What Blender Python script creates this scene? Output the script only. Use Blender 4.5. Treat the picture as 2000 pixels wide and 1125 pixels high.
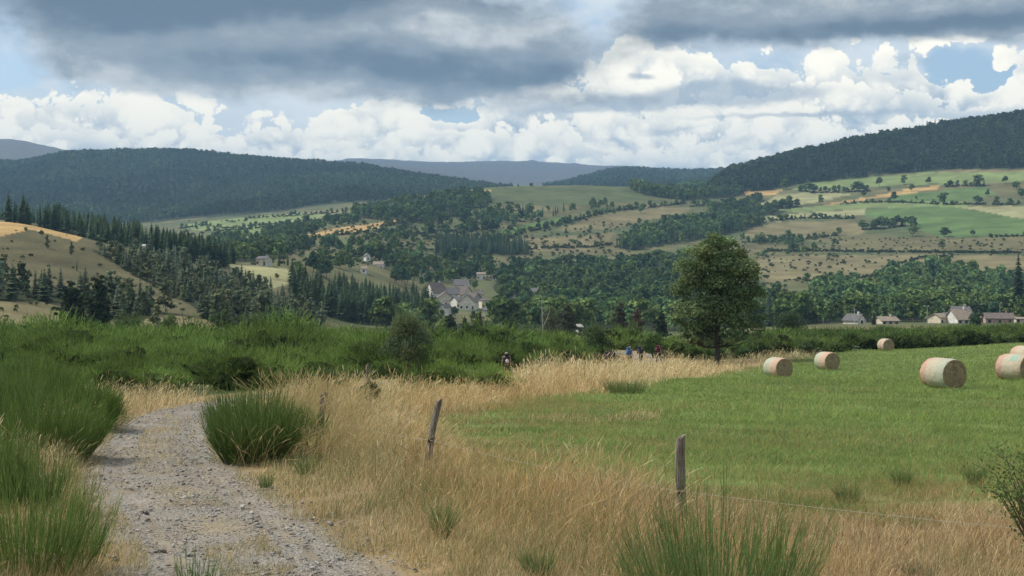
import bpy, math, numpy as np
from mathutils import Vector, Matrix
R = math.radians
for _o in list(bpy.data.objects): bpy.data.objects.remove(_o)
S = bpy.context.scene
COL = S.collection

# ------------------------------------------------------------ camera, sky, sun, exposure
F = 2667.0            # focal length in pixels of a 2000 px wide frame
CAMZ = 2.4
cam_d = bpy.data.cameras.new("camera"); cam = bpy.data.objects.new("camera", cam_d); COL.objects.link(cam)
cam.location = (0, 0, CAMZ); cam.rotation_euler = (R(90), 0, 0)
cam_d.sensor_width = 36.0; cam_d.lens = 36.0*F/2000.0; cam_d.clip_start = 0.1; cam_d.clip_end = 60000
S.camera = cam
S.view_settings.view_transform = 'Standard'; S.view_settings.look = 'None'
S.view_settings.exposure = 0.88; S.view_settings.gamma = 1.0; S.view_settings.use_curve_mapping = False
S.render.engine = 'CYCLES'
S.cycles.use_denoising = True
S.cycles.max_bounces = 6; S.cycles.diffuse_bounces = 3; S.cycles.glossy_bounces = 2
S.cycles.transmission_bounces = 3; S.cycles.transparent_max_bounces = 6; S.cycles.volume_bounces = 0
S.cycles.caustics_reflective = False; S.cycles.caustics_refractive = False

SUN_EL, SUN_AZ = 50.0, -75.0      # azimuth from the view direction (+Y), negative = left
sd = bpy.data.lights.new("sun", 'SUN'); sd.energy = 2.4; sd.angle = R(10); sd.color = (1.0, 0.93, 0.82)
sun = bpy.data.objects.new("sun", sd); COL.objects.link(sun); sun.location = (0, 0, 50)
_sv = Vector((math.sin(R(SUN_AZ))*math.cos(R(SUN_EL)), math.cos(R(SUN_AZ))*math.cos(R(SUN_EL)), math.sin(R(SUN_EL))))
sun.rotation_euler = _sv.to_track_quat('Z', 'Y').to_euler()

class E:
    """tiny expression builder over Math nodes"""
    nt = None
    def __init__(s, sock): s.s = sock
    @staticmethod
    def op(name, *a, clamp=False):
        n = E.nt.nodes.new('ShaderNodeMath'); n.operation = name; n.use_clamp = clamp
        for i, v in enumerate(a):
            if isinstance(v, E): E.nt.links.new(v.s, n.inputs[i])
            else: n.inputs[i].default_value = v
        return E(n.outputs[0])
    def __add__(s, o): return E.op('ADD', s, o)
    __radd__ = __add__
    def __sub__(s, o): return E.op('SUBTRACT', s, o)
    def __rsub__(s, o): return E.op('SUBTRACT', o, s)
    def __mul__(s, o): return E.op('MULTIPLY', s, o)
    __rmul__ = __mul__
    def __truediv__(s, o): return E.op('DIVIDE', s, o)
    def clamp(s): return E.op('ADD', s, 0.0, clamp=True)
    def ss(s, a, b):
        n = E.nt.nodes.new('ShaderNodeMapRange'); n.interpolation_type = 'SMOOTHSTEP'
        E.nt.links.new(s.s, n.inputs[0]); n.inputs[1].default_value = a; n.inputs[2].default_value = b
        return E(n.outputs[0])
def e_noise(vec, scale, detail=4, rough=0.55, dist=0.0, ntype='FBM'):
    n = E.nt.nodes.new('ShaderNodeTexNoise'); n.noise_dimensions = '3D'; n.noise_type = ntype
    E.nt.links.new(vec, n.inputs['Vector']); n.inputs['Scale'].default_value = scale
    n.inputs['Detail'].default_value = detail; n.inputs['Roughness'].default_value = rough; n.inputs['Distortion'].default_value = dist
    return E(n.outputs['Fac'])
def e_mix(f, a, b):
    n = E.nt.nodes.new('ShaderNodeMix'); n.data_type = 'RGBA'
    if isinstance(f, E): E.nt.links.new(f.s, n.inputs[0])
    else: n.inputs[0].default_value = f
    for k, v in ((6, a), (7, b)):
        if isinstance(v, (tuple, list)): n.inputs[k].default_value = (*v, 1)
        else: E.nt.links.new(v.s if isinstance(v, E) else v, n.inputs[k])
    return E(n.outputs[2])
def e_vec(x, y, z):
    n = E.nt.nodes.new('ShaderNodeCombineXYZ')
    for i, v in enumerate((x, y, z)):
        if isinstance(v, E): E.nt.links.new(v.s, n.inputs[i])
        else: n.inputs[i].default_value = v
    return n.outputs[0]

W = bpy.data.worlds.new("World"); S.world = W; W.use_nodes = True
nt = W.node_tree; nt.nodes.clear(); E.nt = nt
tc = nt.nodes.new('ShaderNodeTexCoord'); sep = nt.nodes.new('ShaderNodeSeparateXYZ')
nt.links.new(tc.outputs['Generated'], sep.inputs[0])
X, Y, Z = (E(sep.outputs[i]) for i in range(3))
az = E.op('ARCTAN2', X, Y)*F                              # azimuth in pixel-like units (x 2667 rad)
el = E.op('ARCSINE', E.op('MINIMUM', E.op('MAXIMUM', Z, -1.0), 1.0))*F
# clouds are seen more edge-on towards the horizon: stretch the noise sideways
zs = E.op('POWER', E.op('MAXIMUM', Z, 0.0), 0.8)*1.5
vec = e_vec(X, Y, zs)
w1 = e_noise(vec, 5.0, 5, 0.6) - 0.5
w2 = e_noise(e_vec(X+7.3, Y, zs+2.1), 5.0, 5, 0.6) - 0.5
f1 = e_noise(vec, 26.0, 3, 0.6) - 0.5
u = az + w1*330.0 + f1*55.0
v = el + w2*150.0 + f1*28.0
def G(px, py, rx, ry, a=1.0, U=None, VV=None):
    du = ((U or u) - (px-1000.0))/rx; dv = ((VV or v) - (562.5-py))/ry
    return E.op('EXPONENT', (du*du+dv*dv)*-1.0)*a
def SUM(L):
    r = L[0]
    for q in L[1:]: r = r + q
    return r
sky = nt.nodes.new('ShaderNodeTexSky'); sky.sky_type = 'NISHITA'; sky.sun_disc = False
sky.sun_elevation = R(SUN_EL); sky.sun_rotation = R(SUN_AZ); sky.air_density = 1.0; sky.dust_density = 1.6
skyc = nt.nodes.new('ShaderNodeMix'); skyc.data_type = 'RGBA'; skyc.blend_type = 'MULTIPLY'; skyc.inputs[0].default_value = 1
nt.links.new(sky.outputs[0], skyc.inputs[6]); skyc.inputs[7].default_value = (1.0, 1.0, 1.0, 1)
SKY_STR = 0.10
# --- cumulus layer: puffs from a folded noise, lit on the side towards the sun
m1 = e_noise(e_vec(X+3.0, Y, Z*1.8), 17.0, 4, 0.6) - 0.5
hole = SUM([G(20,190,62,26), G(15,70,50,42), G(870,225,70,24,1.2), G(1852,160,48,34,1.2), G(1895,205,44,28,1.1)])
# thin high veil with blue showing through it
veil = (m1*2.0 + w1*1.5 + 0.60 - hole*1.2 - el.ss(700, 1500)*0.3).ss(-0.1, 0.75)
veil_c = e_mix((m1*1.6+0.5).clamp(), (0.40,0.45,0.49), (0.66,0.66,0.63))
# banks of cumulus one behind the other: bright crisp heads, greyer towards their feet
def folded(v3, sc, n=3):
    r = None; amp = 1.0
    for k in range(n):
        q = E.op('ABSOLUTE', e_noise(v3, sc*(2.13**k), 0.0)-0.5)*(2.0*amp); r = q if r is None else r+q; amp *= 0.55
    return r
banks = []
for k, (T, A, B, H, lo, w_) in enumerate(((118, 150, 46, 34, 1, 1), (178, 190, 44, 30, 1, 0), (240, 150, 38, 24, 0, 0), (268, 120, 30, 20, 0, 0), (296, 90, 24, 16, 0, 0))):
    ln = e_noise(e_vec(X*1.0+3.1*k, Y, Z*1.2+1.7*k), 9.0, 1.0, 0.5)-0.5
    pf = folded(e_vec(X+0.9*k, Y, Z*1.1+0.4*k), 34.0+4*k, 4)
    e = ln*(2.0*A) + pf*(2.2*B) + ((562.5-T)-B*1.0) - el
    if w_ == 1: e = e - (1.0 - az.ss(-60, 260))*400.0                # the highest bank stands only right of the centre
    if k == 1: e = e - (1.0 - az.ss(-300, 100))*60.0
    e = e - SUM([G(20,190,62,30,90), G(870,222,60,24,70), G(1852,165,50,36,110), G(1895,205,46,28,90), G(620,212,60,12,30)])
    br = E.op('EXPONENT', E.op('MAXIMUM', e, 0.0)*(-1.0/H))
    lit = (br*0.60 + pf*0.95 + ln*1.3 - 0.06).clamp()
    banks.append((e.ss(-3.0, 10.0), e_mix(lit.ss(0.08, 0.92), (0.26,0.32,0.38), (0.90,0.825,0.67))))
grey = SUM([G(1400,195,170,24,1.0), G(1150,214,240,18,0.8), G(1560,242,260,8,0.7), G(1780,150,110,22,0.5), G(120,262,40,50,0.4), G(1255,150,22,9,0.9), G(1290,262,130,7,.5)])
# --- dark flat-based stratocumulus
t1 = e_noise(e_vec(X, Y*0.6, Z*4.5), 5.5, 5, 0.5) - 0.5
t2 = e_noise(e_vec(X, Y, Z*2.2+5.0), 12.0, 5, 0.6) - 0.5
t3 = e_noise(e_vec(X, Y, Z*1.3+2.0), 40.0, 4, 0.65) - 0.5
dk = SUM([G(330,40,370,80,1.2), G(780,95,420,88,1.25), G(540,158,350,42,0.85), G(250,160,150,36,0.55), G(1180,200,300,18,0.32),
          G(1560,28,350,66,1.2), G(1930,60,200,46,1.05), G(2300,60,300,70,1.0), G(-400,60,250,80,0.9)])
upper = (el.ss(600, 1000))*(0.80+t1*3.4)
dkm = dk + upper
d_a = (dkm + t1*0.4 + t2*0.5 + t3*0.35 - G(1210,30,70,60,0.5)).ss(0.22, 0.75)
core = SUM([G(250,50,330,38,1.1), G(640,15,500,40,0.95), G(560,130,420,34,0.8), G(930,140,220,38,0.75), G(1600,78,420,24,0.8), G(1330,60,100,30,0.3), G(1900,80,160,24,0.6)])
d_s = (core*0.85 + t1*1.1 + t2*1.6 + t3*0.60 + 0.02)
d_c = e_mix(d_s.ss(-0.25, 0.35), (0.46,0.46,0.44), (0.185,0.205,0.222))
d_c = e_mix(d_s.ss(0.25, 1.0), d_c, (0.066,0.085,0.110))
blue = E.nt.nodes.new('ShaderNodeVectorMath'); blue.operation='SCALE'; nt.links.new(skyc.outputs[2], blue.inputs[0]); blue.inputs[3].default_value = SKY_STR
c = e_mix(veil*0.85, blue.outputs[0], veil_c)
for _a, _c in banks: c = e_mix(_a, c, _c)
c = e_mix((grey*1.3+t2*0.7-0.15).ss(0.1, 0.9)*0.75, c, (0.27,0.31,0.35))
c = e_mix(d_a, c, d_c)
# milky air near the horizon
c = e_mix((1.0 - el.ss(40, 400))*0.3, c, (0.66,0.69,0.68))
bg = nt.nodes.new('ShaderNodeBackground'); bg.inputs[1].default_value = 1.0
nt.links.new(c.s, bg.inputs[0]); wo = nt.nodes.new('ShaderNodeOutputWorld'); nt.links.new(bg.outputs[0], wo.inputs[0])
W.cycles.sampling_method = 'MANUAL'; W.cycles.sample_map_resolution = 1024

# ------------------------------------------------------------ helpers
rng = np.random.default_rng(7)
def tag(o, label=None, cat=None, group=None, kind=None):
    if label: o['label'] = label
    if cat: o['category'] = cat
    if group: o['group'] = group
    if kind: o['kind'] = kind
    return o
def empty(name, loc=(0,0,0), rz=0.0):
    o = bpy.data.objects.new(name, None); o.empty_display_size = 0.2; COL.objects.link(o); o.location = loc; o.rotation_euler = (0,0,rz); return o
def link(name, me, parent=None, loc=None):
    o = bpy.data.objects.new(name, me); COL.objects.link(o)
    if parent is not None: o.parent = parent
    if loc is not None: o.location = loc
    return o
def npmesh(name, V, Fc, mat, col=None, smooth=False, mats=None, midx=None):
    """V (n,3), Fc (m,3) or (m,4) int, col (n,3) albedo"""
    me = bpy.data.meshes.new(name); n = len(V); m, k = Fc.shape
    me.vertices.add(n); me.vertices.foreach_set('co', np.ascontiguousarray(V, dtype=np.float32).ravel())
    me.loops.add(m*k); me.loops.foreach_set('vertex_index', np.ascontiguousarray(Fc, dtype=np.int32).ravel())
    me.polygons.add(m); me.polygons.foreach_set('loop_start', np.arange(0, m*k, k, dtype=np.int32))
    if smooth: me.polygons.foreach_set('use_smooth', np.ones(m, dtype=bool))
    if col is not None:
        a = me.color_attributes.new('Col', 'FLOAT_COLOR', 'POINT')
        c4 = np.ones((n, 4), dtype=np.float32); c4[:, :3] = col; a.data.foreach_set('color', c4.ravel())
    if mats:
        for q in mats: me.materials.append(q)
        if midx is not None: me.polygons.foreach_set('material_index', midx.astype(np.int32))
    else: me.materials.append(mat)
    me.update(calc_edges=True); return me
def cat(parts):
    """concatenate (V,F,C) pieces that share the face arity"""
    Vs, Fs, Cs = [], [], []; o = 0
    for V, Fc, C in parts:
        Vs.append(V); Fs.append(Fc+o); Cs.append(C); o += len(V)
    return np.concatenate(Vs), np.concatenate(Fs), np.concatenate(Cs)
def inst(proto, pos, rot, sc, tint=None, scz=None):
    """merged copies of proto (V,F,C)"""
    V, Fc, C = proto; n = len(pos); nv = len(V)
    c, s = np.cos(rot)[:, None], np.sin(rot)[:, None]; sc = np.asarray(sc)[:, None]
    sz = sc if scz is None else np.asarray(scz)[:, None]
    x = (V[None, :, 0]*c - V[None, :, 1]*s)*sc + pos[:, 0:1]
    y = (V[None, :, 0]*s + V[None, :, 1]*c)*sc + pos[:, 1:2]
    z = V[None, :, 2]*sz + pos[:, 2:3]
    out = np.stack([x, y, z], 2).reshape(-1, 3)
    FF = (Fc[None]+ (np.arange(n)*nv)[:, None, None]).reshape(-1, Fc.shape[1])
    CC = np.repeat(C[None], n, 0)
    if tint is not None: CC = CC*(tint[:, None, None] if tint.ndim == 1 else tint[:, None, :])
    return out, FF, CC.reshape(-1, 3)
def vnoise(x, y, seed=0):
    """smooth value noise in -1..1"""
    xi = np.floor(x).astype(np.int64); yi = np.floor(y).astype(np.int64); fx = x-xi; fy = y-yi
    fx = fx*fx*(3-2*fx); fy = fy*fy*(3-2*fy)
    def h(a, b):
        n = (a*374761393 + b*668265263 + seed*974634777) & 0xffffffff
        n = ((n ^ (n >> 13))*1274126177) & 0xffffffff
        return ((n ^ (n >> 16)) & 0xffff)/32767.5-1
    return (h(xi,yi)*(1-fx)+h(xi+1,yi)*fx)*(1-fy)+(h(xi,yi+1)*(1-fx)+h(xi+1,yi+1)*fx)*fy
def fbm(x, y, seed=0, oc=4, g=0.5):
    r = 0; a = 1; t = 0
    for k in range(oc): r = r+a*vnoise(x*2**k, y*2**k, seed+k*17); t += a; a *= g
    return r/t
def sstep(a, b, x):
    t = np.clip((x-a)/(b-a), 0, 1); return t*t*(3-2*t)
def pchip(xs, ys, x):
    xs = np.asarray(xs, float); ys = np.asarray(ys, float); h = np.diff(xs); d = np.diff(ys)/h
    m = np.zeros_like(ys); m[0] = d[0]; m[-1] = d[-1]
    for i in range(1, len(ys)-1):
        if d[i-1]*d[i] > 0:
            w1_ = 2*h[i]+h[i-1]; w2_ = h[i]+2*h[i-1]; m[i] = (w1_+w2_)/(w1_/d[i-1]+w2_/d[i])
    x = np.clip(x, xs[0], xs[-1]); i = np.clip(np.searchsorted(xs, x)-1, 0, len(h)-1)
    t = (x-xs[i])/h[i]; H = h[i]
    return (2*t**3-3*t**2+1)*ys[i]+(t**3-2*t**2+t)*H*m[i]+(-2*t**3+3*t**2)*ys[i+1]+(t**3-t**2)*H*m[i+1]
def inpoly(px, py, P):
    P = np.asarray(P, float); r = np.zeros(px.shape, bool); j = len(P)-1
    for i in range(len(P)):
        a, b = P[i], P[j]
        with np.errstate(divide='ignore', invalid='ignore'):
            c = ((a[1] > py) != (b[1] > py)) & (px < (b[0]-a[0])*(py-a[1])/(b[1]-a[1])+a[0])
        r ^= c; j = i
    return r

# ------------------------------------------------------------ terrain heights
# each column of the valley: (distance in m, where that ground shows in the 2000x1125 frame)
PLANE = lambda d: 643.0+6400.0/d
COLS = {
 -700: [(150,680),(200,655),(300,575),(450,470),(560,420),(700,425),(1000,460),(2000,440),(2500,410),(3000,360),(3900,310),(4500,330),(6000,320),(8000,285),(12000,300)],
 0: [(150,681),(200,662),(300,590),(350,562),(420,512),(480,462),(520,440),(550,432),(620,438),(700,430),(1000,470),(1500,472),(2000,450),(2500,430),(3000,380),(3500,340),(3900,321),(4500,335),(6000,335),(8000,274),(12000,300)],
 160: [(150,682),(200,662),(280,635),(330,603),(400,550),(460,500),(500,470),(530,463),(600,468),(700,452),(800,460),(1200,480),(2000,460),(2600,420),(3200,350),(3700,299),(4500,320),(6000,335),(8000,302),(12000,315)],
 300: [(150,682),(200,665),(300,630),(400,580),(480,532),(560,500),(640,487),(720,484),(1000,490),(1500,480),(2200,440),(2800,400),(3300,340),(3800,297),(4600,320),(6000,335),(8000,322),(12000,322)],
 460: [(150,682),(200,668),(300,645),(400,612),(500,572),(600,537),(700,514),(800,514),(1000,500),(1500,465),(1900,435),(2300,420),(2800,390),(3300,340),(3800,308),(4600,325),(8000,325),(12000,328)],
 560: [(150,682),(220,668),(350,648),(450,615),(560,565),(680,528),(800,509),(1000,495),(1300,470),(1700,440),(2100,420),(2500,400),(3000,360),(3800,316),(4600,330),(8000,328),(12000,330)],
 700: [(150,682),(250,667),(400,652),(550,632),(650,603),(750,568),(850,532),(1000,500),(1200,470),(1500,435),(1800,412),(2200,400),(2800,370),(3600,329),(4500,335),(7000,325),(9000,311),(12000,320)],
 860: [(150,682),(250,668),(400,657),(600,636),(750,610),(850,580),(950,550),(1100,520),(1300,480),(1500,440),(1700,405),(1850,386),(1950,379),(2100,388),(2600,388),(3400,353),(4500,360),(7000,335),(9000,318),(12000,325)],
 960: [(150,682),(250,668),(400,657),(600,637),(750,612),(850,585),(1000,545),(1200,500),(1400,460),(1600,415),(1750,388),(1900,367),(2100,380),(2800,380),(3400,368),(4500,368),(7000,350),(9000,317),(12000,325)],
 1040: [(150,682),(250,668),(400,657),(600,637),(750,612),(900,580),(1050,545),(1250,500),(1450,455),(1650,410),(1800,382),(1940,364),(2100,380),(3000,380),(4500,368),(5000,368),(7000,352),(9200,316),(12000,326)],
 1100: [(150,682),(250,668),(400,657),(600,637),(750,612),(900,580),(1050,545),(1250,500),(1450,455),(1650,410),(1800,382),(1950,364),(2100,380),(3000,380),(4600,360),(5200,365),(7000,350),(9300,320),(12000,330)],
 1220: [(150,682),(250,668),(400,657),(600,638),(750,612),(900,575),(1100,535),(1300,495),(1500,450),(1700,408),(1850,382),(1950,366),(2200,380),(3500,362),(4700,334),(5500,345),(9300,326),(12000,335)],
 1350: [(150,682),(250,669),(400,656),(600,637),(750,612),(900,577),(1100,535),(1300,495),(1500,450),(1700,415),(1900,392),(2100,378),(2300,372),(3000,368),(4000,352),(4700,337),(6000,345),(12000,338)],
 1450: [(150,682),(250,669),(400,654),(600,636),(750,612),(900,577),(1100,535),(1300,500),(1500,455),(1700,420),(1900,395),(2100,372),(2300,350),(2500,335),(3200,345),(4700,336),(6000,345),(12000,340)],
 1600: [(150,681),(200,668),(300,650),(420,640),(533,634),(650,625),(800,592),(1000,547),(1200,515),(1400,480),(1600,440),(1800,405),(2000,370),(2200,335),(2450,296),(3000,320),(5000,345),(12000,345)],
 1800: [(150,679),(200,665),(300,648),(420,638),(533,632),(650,622),(800,590),(1000,545),(1200,505),(1400,465),(1600,425),(1800,385),(2000,350),(2200,310),(2500,259),(3000,300),(12000,345)],
 2000: [(150,671),(200,659),(300,645),(420,636),(533,631),(650,620),(800,590),(1000,540),(1200,495),(1400,450),(1600,405),(1800,365),(1950,333),(2150,290),(2500,231),(3000,280),(12000,340)],
 2700: [(150,660),(200,648),(300,636),(420,628),(533,620),(650,605),(800,570),(1000,510),(1200,460),(1400,410),(1600,365),(1800,320),(1950,290),(2150,240),(2500,180),(3000,240),(12000,340)],
}
_T = np.linspace(math.log(40.0), math.log(14000.0), 500)
_cp = sorted(COLS)
_tab = []
for k in _cp:
    base = [(d, PLANE(d)) for d in (40, 60, 85, 110)]
    if k >= 1600: base = [(40, PLANE(40)), (60, PLANE(60)), (85, PLANE(85)-(8 if k > 1900 else 0)), (115, PLANE(115)-(8 if k > 1900 else 0))]
    pts = base + [p for p in COLS[k] if p[0] > 115] + [(14000, COLS[k][-1][1]+6)]
    dd = np.array([p[0] for p in pts], float); zz = CAMZ-(np.array([p[1] for p in pts])-562.5)/F*dd
    _tab.append(pchip(np.log(dd), zz+0.0302*dd, _T))
_tab = np.array(_tab)
_PX = np.arange(-700, 2701, 20.0)
HT = np.stack([pchip(_cp, _tab[:, j], _PX) for j in range(len(_T))], 1)      # (px, t)
DIPS = [(-0.5, 86, 13, 0.62), (8, 103, 12, 0.45), (16.5, 84, 14, 0.38), (24, 97, 12, 0.22), (13, 114, 10, 0.4)]
def hgt(x, y):
    x = np.asarray(x, float); y = np.asarray(y, float)
    r = np.hypot(x, y); a = np.clip(np.arctan2(x, y), -0.58, 0.58)
    px = np.clip(1000+F*np.tan(a), -700, 2700); d = r*np.cos(a)
    t = np.log(np.maximum(d, 1e-3))
    gi = np.clip((px+700)/20.0, 0, len(_PX)-1.001); gj = np.clip((t-_T[0])/(_T[1]-_T[0]), 0, len(_T)-1.001)
    i = gi.astype(int); j = gj.astype(int); fi = gi-i; fj = gj-j
    h = (HT[i,j]*(1-fi)+HT[i+1,j]*fi)*(1-fj)+(HT[i,j+1]*(1-fi)+HT[i+1,j+1]*fi)*fj
    h = h*sstep(40, 60, d)
    z = h-0.0302*np.minimum(d, 14000)
    for (cx, cy, rr, am) in DIPS: z = z-am*np.exp(-((x-cx)**2+(y-cy)**2)/rr**2)
    z = z+fbm(x/9, y/9, 3, 3)*0.10*sstep(18, 60, d)*(1-sstep(200, 900, d)*0.5)
    z = z+fbm(x/140, y/140, 5, 4)*0.0016*d*sstep(200, 700, d)
    # the track lies a little lower than its verges
    return z
def proj(x, y, z): return 1000+F*x/y, 562.5-F*(z-CAMZ)/y
def at(px, py, d0=10, d1=12000):
    """first ground point seen in that direction beyond d0"""
    d = np.exp(np.linspace(math.log(d0), math.log(d1), 2500)); x = (px-1000)/F*d; z = hgt(x, d)
    q = 562.5-F*(z-CAMZ)/d; k = np.argmax(q <= py)
    if q[k] > py: k = np.argmin(q)
    return float(x[k]), float(d[k]), float(z[k])
def P3(x, y, dz=0.0): return (x, y, float(hgt(x, y))+dz)
def pxd(px, d): return (px-1000)/F*d

# the track: centre line in metres
TRACK = np.array([(2.0,-14),(0.3,-4),(-0.4,3),(-1.3,8),(-2.45,13.3),(-4.0,17.9),(-5.9,23.1),(-7.65,29.5),(-9.0,36),(-9.5,41),(-8.9,47),(-7.2,54),(-4.6,66),(-1.0,83),(4.5,97),(10.6,110),(12.2,122),(11.0,138),(6,155),(-2,172)], float)
def spline(P, n=40):
    out = []
    Q = np.vstack([2*P[0]-P[1], P, 2*P[-1]-P[-2]])
    for i in range(1, len(Q)-2):
        t = np.linspace(0, 1, n, endpoint=False)[:, None]
        out.append(0.5*((2*Q[i])+(-Q[i-1]+Q[i+1])*t+(2*Q[i-1]-5*Q[i]+4*Q[i+1]-Q[i+2])*t*t+(-Q[i-1]+3*Q[i]-3*Q[i+1]+Q[i+2])*t**3))
    return np.vstack(out+[P[-1:]])
TRK = spline(TRACK, 24)
def trackdist(x, y):
    """signed distance to the track centre line (positive to its right)"""
    x = np.asarray(x, float); y = np.asarray(y, float); sh = x.shape; x = x.ravel(); y = y.ravel()
    best = np.full(x.shape, 1e9); sg = np.ones(x.shape)
    ok = (y < 260) & (np.abs(x) < 160)
    xx = x[ok]; yy = y[ok]; b = np.full(xx.shape, 1e9); s = np.ones(xx.shape)
    for i in range(0, len(TRK)-3, 3):
        p = TRK[i]; q = TRK[min(i+3, len(TRK)-1)]; e = q-p; L = e@e
        t = np.clip(((xx-p[0])*e[0]+(yy-p[1])*e[1])/L, 0, 1); dx = xx-p[0]-t*e[0]; dy = yy-p[1]-t*e[1]
        dd = np.hypot(dx, dy); k = dd < b; b[k] = dd[k]; s[k] = np.sign((e[1]*dx-e[0]*dy))[k]
    best[ok] = b; sg[ok] = s
    return (best*sg).reshape(sh)
def onpx(L): 
    """frame points on the near plane -> metres"""
    return np.array([((px-1000)/F*6400/(py-643), 6400/(py-643)) for px, py in L])
FIELD = onpx([(872,838),(900,812),(963,799),(1069,779),(1171,771),(1239,760),(1311,739),(1384,719),(1481,706),(1560,699),(1700,687.5),(1830,686),(2000,685),(2700,684),(2700,975),(2000,975),(1950,985),(1700,992),(1500,985),(1300,968),(1150,940),(1000,922),(900,900)])
def segdist(x, y, P, closed=True):
    b = np.full(np.shape(x), 1e9); n = len(P)
    for i in range(n if closed else n-1):
        p = P[i]; q = P[(i+1) % n]; e = q-p; L = e@e+1e-9
        t = np.clip(((x-p[0])*e[0]+(y-p[1])*e[1])/L, 0, 1); b = np.minimum(b, np.hypot(x-p[0]-t*e[0], y-p[1]-t*e[1]))
    return b
def fielddist(x, y):
    """positive inside the meadow"""
    return np.where(inpoly(x, y, FIELD), 1, -1)*segdist(x, y, FIELD)+1.9*fbm(x/3.1, y/3.1, 27, 3)*(1-sstep(32, 48, y))

# ------------------------------------------------------------ materials
def new_mat(name):
    m = bpy.data.materials.new(name); m.use_nodes = True; nt = m.node_tree; nt.nodes.clear(); E.nt = nt
    return m, nt
def coords(nt, kind='Object'):
    return nt.nodes.new('ShaderNodeTexCoord').outputs[kind]
def finish(nt, shader, disp=None):
    o = nt.nodes.new('ShaderNodeOutputMaterial'); nt.links.new(shader, o.inputs[0])
def bump(nt, h, strength=0.5, dist=0.02):
    b = nt.nodes.new('ShaderNodeBump'); b.inputs['Strength'].default_value = strength; b.inputs['Distance'].default_value = dist
    nt.links.new(h.s, b.inputs['Height']); return b.outputs[0]
def pbr(nt, col, rough=0.8, nrm=None, spec=0.3, metal=0.0):
    b = nt.nodes.new('ShaderNodeBsdfPrincipled')
    if isinstance(col, tuple): b.inputs['Base Color'].default_value = (*col, 1)
    else: nt.links.new(col.s if isinstance(col, E) else col, b.inputs['Base Color'])
    b.inputs['Roughness'].default_value = rough; b.inputs['Specular IOR Level'].default_value = spec; b.inputs['Metallic'].default_value = metal
    if nrm is not None: nt.links.new(nrm, b.inputs['Normal'])
    return b.outputs[0]
def attr(nt, name='Col'):
    a = nt.nodes.new('ShaderNodeAttribute'); a.attribute_name = name; return a.outputs['Color']
def scale_col(nt, c, f):
    n = nt.nodes.new('ShaderNodeVectorMath'); n.operation = 'SCALE'; nt.links.new(c.s if isinstance(c, E) else c, n.inputs[0])
    if isinstance(f, E): nt.links.new(f.s, n.inputs[3])
    else: n.inputs[3].default_value = f
    return n.outputs[0]
def leaf_mat(name, trans=0.3, noise=0.0, nscale=1.0, objrand=0.0):
    m, nt = new_mat(name); c = attr(nt)
    if objrand:
        oi = nt.nodes.new('ShaderNodeObjectInfo'); c = scale_col(nt, c, E(oi.outputs['Random'])*objrand+(1-objrand/2))
    if noise:
        c = scale_col(nt, c, e_noise(coords(nt), nscale, 2)*2*noise+(1-noise))
    d = nt.nodes.new('ShaderNodeBsdfDiffuse'); t = nt.nodes.new('ShaderNodeBsdfTranslucent'); mx = nt.nodes.new('ShaderNodeMixShader')
    nt.links.new(c, d.inputs[0]); nt.links.new(c, t.inputs[0]); mx.inputs[0].default_value = trans
    nt.links.new(d.outputs[0], mx.inputs[1]); nt.links.new(t.outputs[0], mx.inputs[2]); finish(nt, mx.outputs[0]); return m
def plain(name, col, rough=0.8, var=0.15, sc=3.0, bs=0.0, bd=0.01, spec=0.3, metal=0.0):
    m, nt = new_mat(name); n = e_noise(coords(nt), sc, 5, 0.6)
    lo = tuple(x*(1-var) for x in col); hi = tuple(min(1, x*(1+var)) for x in col)
    c = e_mix(n.ss(0.3, 0.7), lo, hi)
    nr = bump(nt, e_noise(coords(nt), sc*4, 4, 0.6), bs, bd) if bs else None
    finish(nt, pbr(nt, c, rough, nr, spec, metal)); return m
M_leaf = leaf_mat('leaves', 0.28)
M_leaf_i = leaf_mat('leaves_single', 0.28, objrand=0.75)
M_far = leaf_mat('far_foliage', 0.15, objrand=0.5)
M_grass = leaf_mat('grass_blades', 0.35)
M_bark = plain('bark', (0.12,0.095,0.075), 0.9, 0.4, 6, 0.6, 0.03)

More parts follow.
